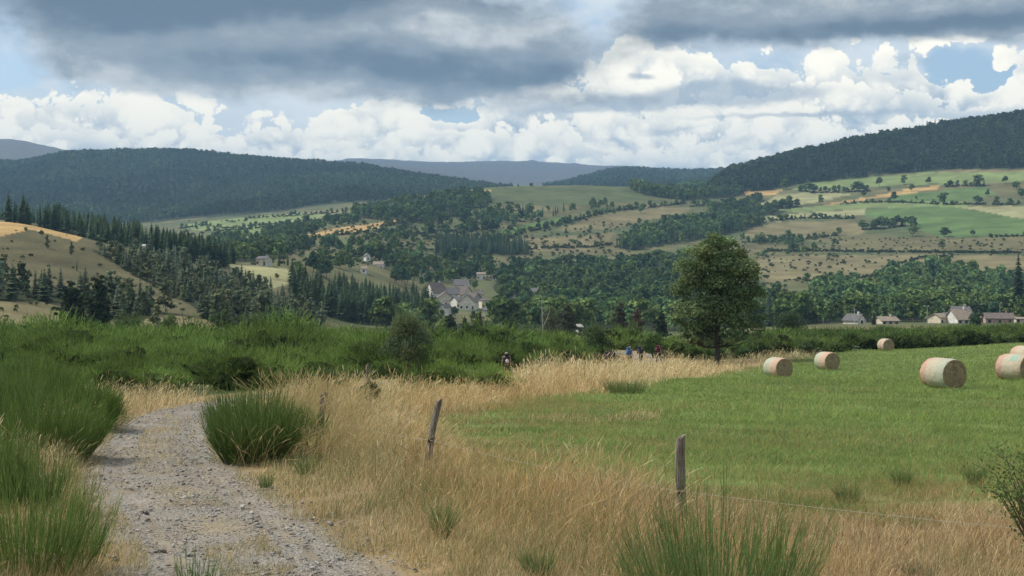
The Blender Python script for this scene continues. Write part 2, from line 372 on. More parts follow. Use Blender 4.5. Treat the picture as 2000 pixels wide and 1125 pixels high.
# ------------------------------------------------------------ land cover of the far slopes (frame polygons, with the distances they hold for)
GOLD=(0.40,0.275,0.12); TAN=(0.178,0.157,0.083); OLIVE=(0.092,0.115,0.052); LGREEN=(0.175,0.225,0.088); BGREEN=(0.098,0.158,0.052); PALE=(0.27,0.27,0.14)
WOOD=(0.035,0.045,0.02); HEATH=(0.085,0.072,0.065); DRY=(0.132,0.122,0.060); MEAD=(0.19,0.27,0.08)
FIELDS = [
 (GOLD,380,640,[(-300,415),(0,428),(60,430),(165,461),(150,472),(100,458),(60,448),(0,462),(-300,470)]),
 (TAN,170,420,[(-300,580),(0,588),(90,590),(150,600),(150,650),(-300,650)]),
 (TAN,170,420,[(300,615),(370,618),(420,628),(430,645),(250,645)]),
 (PALE,500,950,[(448,515),(560,524),(610,548),(560,556),(520,565),(480,550),(455,535)]),
 (TAN,500,1000,[(670,548),(700,546),(704,552),(672,555)]),
 (OLIVE,1500,2100,[(860,379),(930,369),(1000,364),(1225,364),(1250,380),(1280,386),(1220,395),(1060,405),(980,400),(960,390),(940,372)]),
 (GOLD,1400,2100,[(855,382),(930,369),(960,372),(930,376),(880,384)]),
 (TAN,1300,2000,[(960,402),(1050,400),(1090,410),(1000,416),(950,412)]),
 (GOLD,900,1800,[(600,459),(640,449),(700,440),(780,428),(772,436),(740,445),(700,452),(670,456),(620,462)]),
 (GOLD,900,1800,[(528,470),(562,464),(545,478),(520,484)]),
 (LGREEN,1100,2500,[(345,442),(400,432),(470,425),(600,414),(640,419),(610,432),(560,440),(480,452),(380,450)]),
 (PALE,1300,2500,[(540,432),(640,425),(600,434),(540,438)]),
 (TAN,1500,2600,[(590,412),(692,411),(650,418),(600,417)]),
 (LGREEN,1100,2200,[(420,455),(520,448),(500,462),(430,470)]),
 (BGREEN,1200,1900,[(945,456),(1000,444),(1112,420),(1112,430),(1040,446),(985,460)]),
 (TAN,1200,2000,[(1085,450),(1150,425),(1230,410),(1310,402),(1352,408),(1330,418),(1270,430),(1200,445),(1130,452)]),
 (TAN,1050,1700,[(1020,465),(1090,462),(1200,455),(1185,480),(1130,495),(1040,490)]),
 (DRY,900,1500,[(1100,498),(1210,475),(1190,490),(1120,508)]),
 (LGREEN,1500,2300,[(1545,372),(1570,360),(1640,352),(1800,338),(1990,333),(2300,325),(2300,350),(2000,352),(1900,358),(1760,362),(1640,370)]),
 (TAN,1700,2400,[(1780,337),(1850,331),(2000,331),(2300,325),(2300,330),(2000,336)]),
 (GOLD,1500,2300,[(1450,374),(1530,372),(1512,381),(1460,384)]),
 (GOLD,1400,2200,[(1595,402),(1660,390),(1700,384),(1760,372),(1835,361),(1832,370),(1760,380),(1700,388),(1650,397),(1610,404)]),
 (PALE,1500,2200,[(1500,392),(1520,380),(1620,374),(1660,380),(1600,395),(1510,404),(1450,402)]),
 (BGREEN,1400,2200,[(1742,384),(1770,378),(1860,370),(1925,365),(1945,378),(1910,392),(1800,395),(1740,394)]),
 (LGREEN,1300,2100,[(1520,410),(1640,398),(1760,393),(1900,396),(1890,404),(1700,406),(1560,416)]),
 (PALE,1300,2100,[(1480,425),(1560,416),(1690,408),(1690,420),(1600,424),(1530,432),(1480,434)]),
 (BGREEN,1100,2100,[(1690,412),(1740,405),(1860,403),(2000,430),(2300,450),(2300,470),(2000,461),(1840,464),(1795,450),(1760,430),(1690,424)]),
 (PALE,1200,2100,[(1868,404),(2000,402),(2300,400),(2300,444),(2000,429),(1920,413)]),
 (TAN,1100,2000,[(1440,462),(1470,445),(1520,434),(1668,431),(1690,450),(1680,458),(1620,460),(1500,465)]),
 (DRY,1000,1800,[(1640,470),(1700,462),(1860,466),(2300,464),(2300,492),(1850,494),(1640,490)]),
 (TAN,900,1700,[(1470,508),(1560,497),(1700,499),(1850,498),(2300,498),(2300,524),(2000,526),(1860,530),(1740,522),(1700,540),(1600,546),(1500,552)]),
 (DRY,500,1000,[(1860,640),(2000,628),(2100,620),(2100,640),(1900,646)]),
 (TAN,250,520,[(1500,640),(1700,640),(1830,637),(1840,643),(1600,652),(1450,650)]),
]
# (kind, density trees/ha, dmin, dmax, polygon of tree feet)
WOODS = [
 ('far', 150, 2350, 4600, [(-700,330),(-100,340),(140,280),(400,283),(650,300),(990,345),(1010,392),(900,392),(700,412),(600,412),(450,432),(380,455),(250,500),(-700,520)]),
 ('far', 110, 3300, 5600, [(1060,368),(1090,345),(1220,322),(1460,325),(1460,372),(1300,372)]),
 ('hill', 150, 1850, 2900, [(1380,378),(1420,340),(1480,315),(1600,280),(1800,240),(2000,212),(2700,160),(2700,330),(2000,330),(1900,330),(1790,336),(1640,350),(1560,360),(1480,376)]),
 ('spruce', 480, 600, 800, [(-300,450),(0,436),(110,444),(160,455),(300,487),(460,515),(440,522),(300,500),(150,470),(-300,470)]),
 ('spruce', 230, 480, 760, [(560,566),(640,575),(760,580),(845,598),(850,640),(760,640),(690,632),(600,612)]),
 ('spruce', 320, 900, 1600, [(850,478),(880,470),(960,472),(1020,478),(1032,497),(950,500),(850,500)]),
 ('mixed', 170, 1000, 2000, [(1200,482),(1260,452),(1330,438),(1400,428),(1480,425),(1492,440),(1420,458),(1330,475),(1230,490)]),
 ('mixed', 150, 1500, 2500, [(1228,368),(1300,368),(1400,366),(1480,372),(1440,385),(1340,392),(1260,382)]),
 ('mixed', 130, 1300, 2100, [(690,425),(700,410),(800,396),(860,386),(940,378),(958,392),(950,406),(850,420),(760,432)]),
 ('broad', 120, 620, 1500, [(960,560),(1000,524),(1100,520),(1200,515),(1330,508),(1360,530),(1350,560),(1340,640),(1000,640),(1000,610)]),
 ('broad', 80, 650, 1400, [(560,530),(640,510),(760,500),(850,508),(960,512),(960,545),(900,552),(840,560),(700,555),(600,545)]),
 ('broad', 100, 480, 700, [(1000,622),(1340,622),(1340,648),(720,648),(720,642),(850,636)]),
 ('broad', 140, 560, 1400, [(1740,535),(1790,522),(1900,535),(2000,560),(2500,560),(2500,634),(1600,632),(1590,590),(1680,575)]),
 ('broad', 140, 560, 1300, [(1590,560),(1640,552),(1690,570),(1690,590),(1590,590)]),
 ('mixed', 110, 420, 900, [(1340,640),(1340,590),(1480,595),(1600,600),(1620,632),(1480,640)]),
 ('pine', 380, 230, 640, [(180,490),(270,498),(330,500),(420,540),(500,565),(600,610),(640,640),(420,640),(380,600),(300,560),(230,520)]),
 ('pine', 210, 200, 560, [(-200,540),(0,545),(60,560),(130,560),(300,600),(400,642),(260,648),(200,620),(100,600),(-200,600)]),
 ('spruce', 330, 1200, 2400, [(412,437),(482,431),(484,441),(416,446)]),
 ('broad', 60, 900, 2200, [(400,475),(500,455),(640,432),(700,425),(700,440),(560,470),(430,490)]),
 ('broad', 110, 700, 1500, [(440,512),(470,495),(520,488),(600,470),(620,480),(560,500),(520,512)]),
 ('mixed', 60, 1200, 2000, [(760,440),(900,415),(1000,415),(1100,408),(1200,398),(1210,405),(1100,420),(950,455),(860,470)]),
 ('broad', 24, 900, 1700, [(620,480),(800,450),(860,470),(850,505),(700,505),(600,510)]),
 ('broad', 28, 800, 1500, [(1440,470),(1640,465),(1640,495),(1480,505)]),
 ('broad', 90, 1300, 2100, [(1395,424),(1380,408),(1480,390),(1560,402),(1520,420),(1420,428)]),
]
def woodmask(px, py, d):
    m = np.zeros(px.shape, bool)
    for k, dn, d0, d1, P in WOODS:
        if dn >= 90: m |= (d > d0) & (d < d1) & inpoly(px, py, P)
    return m
def cover(x, y, z):
    px, py = proj(x, np.maximum(y, 1.0), z); d = y
    n1 = fbm(x/60, y/60, 11, 4); n2 = fbm(x/14, y/14, 12, 3)
    wx = px+n1*4; wy = py+n2*1.0
    C = np.empty(x.shape+(3,)); C[:] = OLIVE
    far = d > 1000
    t = sstep(-0.4, 0.5, n1)[..., None]
    C = np.where(far[..., None], C*(1-t)+np.array(DRY)*t*1.0, C*(1-t)+np.array((0.12,0.115,0.055))*t)
    hill = ((d > 170) & (d < 700) & (px < 620))
    C[hill] = (np.array((0.105,0.098,0.052))*(1+0.30*n2[..., None]))[hill]
    C[(d > 6000)] = HEATH
    C[(d > 6000) & (px < 200)] = (0.11,0.085,0.06)
    w = woodmask(wx, wy, d); 
    for col, d0, d1, P in FIELDS:
        m = (d > d0) & (d < d1) & inpoly(wx, wy, P); C[m] = col; w &= ~m
    C[w] = WOOD
    C[(d > 2300) & (d < 5200) & (px < 1700)] = WOOD
    C *= (1+0.16*n2+0.12*n1)[..., None]
    # foreground
    near = (d < 240) & (y > -60)
    nf = np.zeros(x.shape); nf[near] = 1
    if near.any():
        xx = x[near]; yy = y[near]; fd = fielddist(xx, yy); td = trackdist(xx, yy)
        a = fbm(xx/1.7, yy/1.7, 21, 4); b = fbm(xx/7, yy/7, 22, 3)
        soil = np.array((0.20,0.155,0.095)); straw = np.array((0.30,0.225,0.12)); green = np.array(MEAD)*0.7; brm = np.array((0.055,0.075,0.028))
        c = straw[None]*(1-sstep(-.3,.5,a)[:, None]*0.5)+soil[None]*(sstep(-.3,.5,a)[:, None]*0.5)
        g = sstep(-0.9, 0.9, fd+a*1.4)[:, None]; c = c*(1-g)+green*g
        l = (np.maximum(sstep(-2.2, -3.0, td), sstep(117, 120, yy)*sstep(2.2, 3, np.abs(td)))*sstep(33, 38, yy))[:, None]*np.ones((1,3)); l = np.where((xx < pxd(1250, yy))[:, None] | (yy > 119)[:, None], l, l*0); l = l*(1-g)
        c = c*(1-l)+brm*l
        p = sstep(1.5, 1.1, np.abs(td)+a*0.3)[:, None]; c = c*(1-p)+np.array((0.27,0.235,0.185))*p
        c *= (1+0.12*a+0.1*b)[:, None]
        C[near] = c
    return np.clip(C, 0.01, 0.9)

# ground: one sheet, rows by distance, fine inside the view and coarse around it
def ground():
    az_in = np.arctan((np.arange(-340, 2341, 2.4)-1000)/F)
    az_out = np.linspace(az_in[-1], 2*math.pi+az_in[0], 150)[1:-1]
    A = np.concatenate([az_in, az_out]); r = np.concatenate([[0.5, 1.0, 1.7, 2.5], np.exp(np.linspace(math.log(3.2), math.log(10200), 860))])
    a, rr = np.meshgrid(A, r); x = rr*np.sin(a); 
    # rows follow equal forward depth inside the view
    y = rr*np.cos(a)
    z = hgt(x, y); n = len(A); m = len(r)
    td = trackdist(x, y); k = np.abs(td) < 4
    z = np.where(k, z-0.07*sstep(2.4, 1.2, np.abs(td)), z)
    C = cover(x, y, z)
    V = np.stack([x, y, z], 2).reshape(-1, 3)
    i = np.arange(m-1)[:, None]; j = np.arange(n)[None]; j2 = (j+1) % n
    Q = np.stack([i*n+j, i*n+j2, (i+1)*n+j2, (i+1)*n+j], 2).reshape(-1, 4)[:, ::-1]
    mt, nt = new_mat('ground')
    c = attr(nt); oc = coords(nt)
    n1 = e_noise(oc, 0.9, 6, 0.65); n2 = e_noise(oc, 0.03, 8, 0.6)
    f = n1.ss(0.2, 0.8)*0.5+n2.ss(0.25, 0.75)*0.55+0.48
    c = scale_col(nt, c, f)
    nb = bump(nt, e_noise(oc, 6.0, 6, 0.7), 0.7, 0.05)
    finish(nt, pbr(nt, c, 0.95, nb, 0.1))
    o = link('ground', npmesh('ground', V, Q, mt, C.reshape(-1, 3), smooth=True)); tag(o, kind='structure')
    # centre cap
    return o
ground()

# ------------------------------------------------------------ trees
def unit(v): return v/np.maximum(np.linalg.norm(v, axis=-1, keepdims=True), 1e-9)
def cards(c, nrm, w, l, r, up=None):
    """leaf clumps as quads: centre c, facing nrm, half width w, half length l"""
    n = len(c); t = unit(np.cross(nrm, r.normal(size=(n, 3)) if up is None else up)); b = np.cross(nrm, t)
    w = w[:, None]; l = l[:, None]; k = 0.45
    V = np.stack([c-b*l, c+t*w-b*l*0.1, c+b*l+t*w*k*0.3, c-t*w+b*l*0.15], 1).reshape(-1, 3)
    return V, np.arange(n*4).reshape(-1, 4)
def tube(P, rad, k=5):
    P = np.asarray(P, float); n = len(P); d = unit(np.gradient(P, axis=0)); ref = np.array([0.3, 0.9, 0.2])
    a = unit(np.cross(d, ref)); b = np.cross(d, a); th = np.arange(k)*2*math.pi/k
    V = (P[:, None]+(np.cos(th)[None, :, None]*a[:, None]+np.sin(th)[None, :, None]*b[:, None])*np.asarray(rad)[:, None, None]).reshape(-1, 3)
    i = np.arange(n-1)[:, None]; j = np.arange(k)[None]; j2 = (j+1) % k
    return V, np.stack([i*k+j, i*k+j2, (i+1)*k+j2, (i+1)*k+j], 2).reshape(-1, 4)
BARKC = np.array((0.10,0.085,0.07))
def lobed(lobes, n, size, base, r, flat=1.0, upb=0.25, var=0.22, inner=0.25):
    """foliage on the shells of many overlapping lobes. lobes: (k,4) centre+radius"""
    L = np.asarray(lobes, float); wt = L[:, 3]**2; wt = wt/wt.sum(); k = r.choice(len(L), n, p=wt)
    d = unit(r.normal(size=(n, 3))); d[:, 2] = np.where((d[:, 2] < -0.3), -d[:, 2]*0.5, d[:, 2])
    q = 1-np.abs(r.normal(size=n))*inner; q = np.clip(q, 0.15, 1.12)
    rr = L[k, 3]*q; c = L[k, :3]+d*rr[:, None]*np.array([1, 1, flat])
    nr = unit(d*0.9+r.normal(size=(n, 3))*0.75+np.array([0, 0, upb]))
    s = size*r.uniform(0.6, 1.35, n)
    V, Fc = cards(c, nr, s, s*1.15, r)
    lt = r.uniform(1-var, 1+var, len(L))[k]*r.uniform(0.78, 1.25, n)
    hue = r.normal(size=(len(L), 1))[k]*0.05
    C = np.asarray(base)[None]*lt[:, None]*(1+hue*np.array([[1.4, 0.3, -0.6]]))
    return V, Fc, np.repeat(C, 4, 0)
def broad_proto(n, seed, base=(0.060,0.090,0.032), w=0.42, size=0.075, trunk=True, nl=13, low=0.12):
    r = np.random.default_rng(seed); L = []
    for i in range(nl):
        t = r.uniform(0, 1); z = low+0.14+(0.80-low)*t; e = math.sqrt(max(0.04, 1-((z-0.52)/0.50)**2))
        a = r.uniform(0, 6.28); q = r.uniform(0.25, 1)*e*w*0.68; L.append((q*math.cos(a), q*math.sin(a), min(z, 0.86), r.uniform(0.11, 0.20)*(0.6+0.4*e)))
    L.append((0, 0, 0.55, w*0.62)); L.append((r.uniform(-.05,.05), 0, 0.80, 0.15))
    out = [lobed(L, n, size, base, r, 0.9)]
    if trunk:
        V, Fc = tube([(0,0,-0.08),(0.004,0,0.2),(0,0,0.5)], [0.022,0.017,0.008], 4); out.append((V, Fc, np.repeat(BARKC[None], len(V), 0)))
    return cat(out)
def conifer_proto(levels, per, seed, base=(0.030,0.048,0.026), w=0.17, trunk=True, droop=0.35, low=0.06, wid=0.45, rag=0.3):
    r = np.random.default_rng(seed); Vs = []; Cs = []
    for i in range(levels):
        t = (i+r.uniform(0, .6))/levels; z = low+(0.985-low)*t; rad = w*(1-t)**0.75*(1-rag*r.uniform(0, 1))+0.008
        if t < 0.12: rad *= 0.75
        a0 = r.uniform(0, 6.28)
        for j in range(per):
            a = a0+6.283*j/per+r.normal()*0.18; q = rad*r.uniform(0.72, 1.15); dx, dy = math.cos(a), math.sin(a); h = wid*q*(1 if t < 0.85 else 0.7)
            dz = -droop*q*(1-t*0.6); th = 0.9/levels
            Vs += [(dx*q*0.05, dy*q*0.05, z+th), (dx*q*0.6-dy*h, dy*q*0.6+dx*h, z+dz*0.5), (dx*q, dy*q, z+dz), (dx*q*0.6+dy*h, dy*q*0.6-dx*h, z+dz*0.5)]
            c = np.asarray(base)*r.uniform(0.7, 1.35); Cs += [c]*4
    V = np.array(Vs); out = [(V, np.arange(len(V)).reshape(-1, 4), np.array(Cs))]
    tv, tf = tube([(0,0,-0.08),(0,0,0.5),(0,0,1.0)], [0.014,0.009,0.002], 4)
    if trunk: out.append((tv, tf, np.repeat(BARKC[None], len(tv), 0)))
    return cat(out)
def pine_proto(n, seed, base=(0.050,0.064,0.040), size=0.05, nl=16, trunk=True):
    r = np.random.default_rng(seed); L = []
    for i in range(nl):
        z = 0.16+0.76*(i/nl)+r.uniform(-.03, .03); e = (1-max(0, z-0.35)/0.75)*0.30; a = r.uniform(0, 6.28); q = r.uniform(0.3, 1)*e*0.75
        L.append((q*math.cos(a), q*math.sin(a), z, r.uniform(0.085, 0.14)*(1.25-z*0.5)))
    L += [(0, 0, 0.4, 0.15), (0, 0, 0.65, 0.10), (0, 0, 0.88, 0.06)]
    out = [lobed(L, n, size, base, r, 0.75, 0.4, 0.3, 0.42)]
    if trunk:
        V, Fc = tube([(0,0,-0.08),(0.01,0,0.3),(0,0.01,0.9)], [0.02,0.015,0.004], 4); out.append((V, Fc, np.repeat(np.array((0.13,0.095,0.075))[None], len(V), 0)))
    return cat(out)
FARP = [conifer_proto(6, 5, s, w=0.20, wid=0.6, trunk=False) for s in (1,2,3)]+[broad_proto(36, s, (0.045,0.068,0.028), 0.36, 0.15, False, 6) for s in (4,5)]
HILLP = [conifer_proto(9, 6, s, w=0.21, wid=0.55) for s in (1,2,3)]+[broad_proto(90, s, (0.048,0.072,0.028), 0.36, 0.10, True, 8) for s in (4,5,6)]
SPRP = [conifer_proto(16, 7, s, w=0.19, wid=0.42) for s in (11,12,13,14)]
BROP = [broad_proto(300, s, b, w, 0.07, True, 11) for s, b, w in ((21,(0.058,0.088,0.032),0.40),(22,(0.050,0.080,0.034),0.36),(23,(0.072,0.104,0.036),0.42),(24,(0.046,0.072,0.032),0.33),(25,(0.063,0.092,0.030),0.45))]
PINP = [conifer_proto(15, 8, s_, b_, w_, True, .22, .04, .5, .55) for s_, b_, w_ in ((35,(0.052,0.070,0.046),.27),(36,(0.060,0.074,0.050),.24),(37,(0.046,0.064,0.042),.30))]+[pine_proto(260, s, b, 0.055) for s, b in ((31,(0.062,0.080,0.050)),(32,(0.074,0.084,0.052)),(33,(0.052,0.072,0.044)))]
KINDS = {'far': (FARP, (9, 14), [.28,.27,.2,.13,.12]), 'hill': (HILLP, (10, 17), [.2,.15,.15,.18,.16,.16]), 'spruce': (SPRP, (9.5, 13.5), None), 'broad': (BROP, (6.5, 12.5), None),
         'pine': (PINP, (4, 8.5), None), 'mixed': (BROP+SPRP, (8, 14), [.16,.14,.14,.12,.12,.08,.08,.08,.08])}
# what the ground nearer by hides: highest ground line so far, per direction
_hp = np.arange(-400, 2401, 8.0); _hd = np.exp(np.linspace(math.log(60), math.log(9000), 420))
_g = hgt(pxd(_hp[:, None], _hd[None]), np.repeat(_hd[None], len(_hp), 0)); _q = 562.5-F*(_g-CAMZ)/_hd[None]
_hor = np.minimum.accumulate(_q, 1)
def seen(x, y, z, h, slack=2.0):
    px, py = proj(x, y, z+h); i = np.clip(((px+400)/8).astype(int), 0, len(_hp)-1); j = np.clip(np.searchsorted(_hd, y*0.985)-1, 0, len(_hd)-1)
    m = (py < _hor[i, j]+slack) & (px > -330) & (px < 2330)
    return m
# frame windows kept free of trees standing in front of houses: px0, px1, py0, py1, d0, d1
VILLAGE_CLEAR = [(838,950,545,607,250,735), (898,962,575,612,250,735), (1022,1060,558,575,300,800), (985,1012,558,582,300,820), (925,985,528,545,600,960), (700,750,492,532,600,980), (700,765,510,528,800,930), (500,530,500,520,640,705), (905,960,520,545,700,900), (1030,1060,525,548,800,860),
                 (1655,1695,607,636,420,560), (1700,1760,616,640,420,560), (1800,2010,596,636,420,560)]
def scatter(kind, dens, d0, d1, P, r):
    P = np.asarray(P, float); a, b = P[:, 0].min(), P[:, 0].max(); a = max(a, -330); b = min(b, 2330)
    area = (b-a)/F*(d1*d1-d0*d0)/2; n = int(area/1e4*dens*1.0)
    d = np.sqrt(r.uniform(d0*d0, d1*d1, n)); x = pxd(r.uniform(a, b, n), d); z = hgt(x, d)
    px, py = proj(x, d, z); nn = fbm(x/40, d/40, 31, 3)
    ok = inpoly(px+nn*5, py+nn*1.2, P)
    if dens < 90: ok &= (fbm(x/35, d/35, 33, 3) > -0.15)
    for col, f0, f1, Q in FIELDS: 
        if col in (GOLD, BGREEN, LGREEN, PALE, TAN): ok &= ~((d > f0) & (d < f1) & inpoly(px, py, Q))
    lo, hi = KINDS[kind][1]; h = r.uniform(lo, hi, n)*(1+0.25*nn)
    ok &= seen(x, d, z, h)
    if VILLAGE_CLEAR: 
        for (u0, u1, v0, v1, e0, e1) in VILLAGE_CLEAR: ok &= ~((px > u0) & (px < u1) & (py-h*F/d*0.2 > v0) & (py-h*F/d < v1) & (d > e0) & (d < e1))
    return x[ok], d[ok], z[ok], h[ok]
def huev(r, n, x, y):
    t = np.exp(r.normal(size=n)*.20)*(1+.26*fbm(x/130, y/130, 35, 3))*np.where(fbm(x/260, y/420, 37, 2) > .08, .80, 1.12); h = r.normal(size=n)*.06+.12*fbm(x/60, y/60, 36, 2)  # low-frequency tint patches put texture and shade into the tree colours, beside planting blocks
    return np.stack([t*(1+h*1.3), t*(1+h*.35), t*(1-h)], 1)
def one_tree(name, proto, loc, h, label, catg, group, rz=0, wsc=1.0):
    o = proto.copy(); COL.objects.link(o); o.name = name
    o.location = loc; o.scale = (h*wsc, h*wsc, h); o.rotation_euler = (0, 0, rz)
    return tag(o, label, catg, group)
def bank(protos, nm):
    out = []
    for V, Fc, C in protos:
        out.append(bpy.data.objects.new(nm, npmesh(nm, V, Fc, M_far, C*np.array([2.3, 2.15, 2.0]))))
    return out
B_spr = bank([conifer_proto(22, 9, s, w=0.19, wid=0.36) for s in (41,42,43,44)], 'spruce_tree')
B_bro = bank([broad_proto(520, s, b, w, 0.055, True, 14) for s, b, w in ((51,(0.060,0.092,0.032),0.42),(52,(0.050,0.080,0.034),0.38),(53,(0.066,0.098,0.036),0.42),(54,(0.044,0.070,0.030),0.35),(55,(0.064,0.094,0.032),0.48))], 'broadleaf_tree')
B_pin = bank([conifer_proto(20, 10, s_, b_, w_, True, .22, .04, .45, .55) for s_, b_, w_ in ((65,(0.050,0.068,0.046),.28),(66,(0.058,0.072,0.050),.25),(67,(0.044,0.062,0.042),.32),(68,(0.062,0.080,0.052),.30))]+[pine_proto(420, s, b, 0.045) for s, b in ((61,(0.060,0.080,0.050)),(62,(0.072,0.084,0.050)),(63,(0.050,0.070,0.043)))], 'pine_tree')
B_map = {'spruce': ('spruce_tree', B_spr), 'broad': ('broadleaf_tree', B_bro), 'pine': ('pine_tree', B_pin)}
WNAME = {3:('tall dark spruce in the belt along the crest of the left hill','spruces along the left hill crest'), 4:('dark spruce in the wood left of the village','spruces in the wood left of the village'),
 5:('dark spruce in the small square wood above the village','spruces in the square wood above the village'), 6:('tree in the long wood on the slope between tan fields','trees of the long wood on the slope'),
 9:('rounded broadleaf tree in the valley wood right of the village','broadleaf trees right of the village'), 10:('rounded broadleaf tree on the valley side above the village','broadleaf trees above the village'),
 11:('broadleaf tree on the valley floor behind the green thicket','broadleaf trees behind the thicket'), 12:('rounded broadleaf tree in the wood behind the houses at right','broadleaf trees behind the right houses'),
 13:('rounded broadleaf tree at the left tip of the right-hand wood','broadleaf trees at the tip of the right wood'), 14:('tree in the belt behind the tall ash','trees behind the tall ash'),
 15:('scruffy pine on the lower flank of the left hill','pines on the lower flank of the left hill'), 16:('scruffy pine on the tan pasture at far left','pines on the far left pasture')}
cand = []; stuffp = {'far': [], 'hill': [], 'wood': []}
for wi, (kind, dens, d0, d1, P) in enumerate(WOODS):
    r = np.random.default_rng(100+wi); x, y, z, h = scatter(kind, dens, d0, d1, P, r)
    ps, _, wts = KINDS[kind]; k = r.choice(len(ps), len(x), p=wts)
    for i in range(len(x)): 
        if kind in ('far', 'hill'): break
        sub = kind if kind != 'mixed' else ('broad' if k[i] < 5 else 'spruce')
        cand.append((h[i]/y[i], wi, sub, x[i], y[i], z[i], h[i], k[i]))
    if kind in ('far', 'hill'):
        for q in range(len(ps)):
            m = k == q; 
            if m.any():
                n = m.sum(); sc = h[m]
                stuffp[kind].append(inst(ps[q], np.stack([x[m], y[m], z[m]-0.2], 1), r.uniform(0, 6.28, n), sc*r.uniform(.85, 1.15, n), huev(r, n, x[m], y[m])))
cand.sort(key=lambda c: -c[0])
cnt = {'spruce': 0, 'broad': 0, 'pine': 0}; cap = {'spruce': 290, 'broad': 110, 'pine': 290}
rest = {}
rr = np.random.default_rng(55)
for (_, wi, sub, x, y, z, h, k) in cand:
    pxx, pyt = proj(x, y, z+h)
    if cnt[sub] < cap[sub] and 0 < pxx < 2000 and wi in WNAME and pyt < 634:
        cnt[sub] += 1; nm, bk = B_map[sub]; lb, gp = WNAME[wi]
        if sub == 'spruce' and 'broadleaf' in lb or sub == 'spruce' and lb.startswith('tree'): lb = lb.replace('tree', 'dark spruce', 1); gp = gp.replace('trees', 'spruces', 1)
        elif lb.startswith('tree'): lb = 'rounded broadleaf '+lb; gp = 'broadleaf '+gp
        one_tree(nm, bk[int(rr.integers(len(bk)))], (x, y, z-0.1), h, lb, nm.replace('_', ' '), gp, rr.uniform(0, 6.28), rr.uniform(.95, 1.2)*(1.5 if sub == 'spruce' else 1))
    else:
        ps = KINDS['spruce'][0] if sub == 'spruce' else KINDS[sub][0]; rest.setdefault((sub, int(rr.integers(len(ps)))), []).append((x, y, z, h))
for (sub, q), L in rest.items():
    A = np.array(L); n = len(A); stuffp['wood'].append(inst(KINDS[sub][0][q], A[:, :3]-[0, 0, 0.15], rr.uniform(0, 6.28, n), A[:, 3]*rr.uniform(.85, 1.15, n), huev(rr, n, A[:, 0], A[:, 1])))
for nm, key in (('far_forest', 'far'), ('hill_forest', 'hill'), ('valley_wood', 'wood')):
    o = link(nm, npmesh(nm, *cat(stuffp[key])[:2], M_far, cat(stuffp[key])[2]*{'far': 1.55, 'hill': 1.6, 'wood': 2.2}[key])); tag(o, kind='stuff')
    print(nm, len(o.data.polygons), cnt)

ORD = ['first','second','third','fourth','fifth','sixth','seventh','eighth','ninth','tenth','eleventh','twelfth','thirteenth','fourteenth','fifteenth','sixteenth','seventeenth','eighteenth','nineteenth','twentieth']
# rows of trees between the fields: place words, height px, spacing px, hedge bottom, line of feet
ROWS = [
 ('row under the wooded hill', 'hedgerow under the wooded hill', 17, 11, [(1560,374),(1600,377),(1650,376),(1700,374)]),
 ('row right of the golden strip', 'hedgerow by the golden strip', 15, 13, [(1845,366),(1880,364),(1930,364)]),
 ('hedge above the big bright green field', 'hedge above the bright green field', 9, 22, [(1640,400),(1700,396),(1760,396),(1850,400),(1990,400)]),
 ('clump left of the bright green field', 'clump by the bright green field', 24, 9, [(1684,449),(1700,449),(1725,447),(1750,444),(1780,440),(1786,452)]),
 ('hedge along the top of the tan field', 'hedge above the tan field', 12, 11, [(1470,436),(1520,431),(1570,427),(1670,428)]),
 ('long hedge below the bright green field', 'long hedge across the right slope', 8, 24, [(1490,492),(1600,491),(1700,493),(1850,494),(1995,495)]),
 ('hedge at far right under the green field', 'hedge at the far right', 9, 17, [(1935,464),(1960,463),(2000,462)]),
 ('line between the pasture and the tan field', 'line beside the tan pasture', 14, 14, [(1455,474),(1500,473),(1560,470),(1640,460)]),
 ('hedge crossing the slope above the long wood', 'hedge above the long wood', 15, 11, [(1350,404),(1400,400),(1470,402),(1500,408),(1560,404)]),
 ('row climbing from the small green field', 'row by the small green field', 14, 11, [(985,466),(1040,452),(1090,441),(1130,430),(1180,416),(1215,411),(1270,406),(1340,398)]),
 ('row below the hilltop pasture', 'row below the hilltop pasture', 14, 12, [(760,441),(820,432),(880,425),(935,420),(1000,416)]),
 ('row across the middle of the central slope', 'row across the central slope', 12, 13, [(700,470),(770,462),(840,455),(920,450),(970,448)]),
 ('row along the tan field at centre', 'row along the central tan field', 10, 16, [(1030,488),(1090,484),(1150,484),(1195,478)]),
 ('hedge between the far left fields', 'hedge between the far left fields', 9, 12, [(350,447),(400,441),(440,447),(500,441),(560,437)]),
 ('hedge at the foot of the big wooded hill', 'hedge below the wooded hill', 10, 12, [(480,428),(540,424),(600,420),(680,414)]),
 ('hedge under the upper left field', 'hedge under the upper left field', 9, 14, [(400,452),(470,450),(540,442),(600,434),(650,428)]),
 ('hedge by the golden field left of centre', 'hedge by the golden field', 11, 12, [(560,478),(610,468),(660,460),(720,456)]),
 ('row crossing the dry slope above the right wood', 'row above the right wood', 9, 20, [(1640,545),(1700,543),(1740,520),(1800,505),(1860,503)]),
 ('line on the slope left of the village', 'line left of the village', 16, 13, [(600,520),(640,508),(700,500),(760,496),(820,498)]),
]
hedge_parts = []
HB = broad_proto(70, 77, (0.05,0.075,0.030), 0.8, 0.16, False, 7, 0.0)
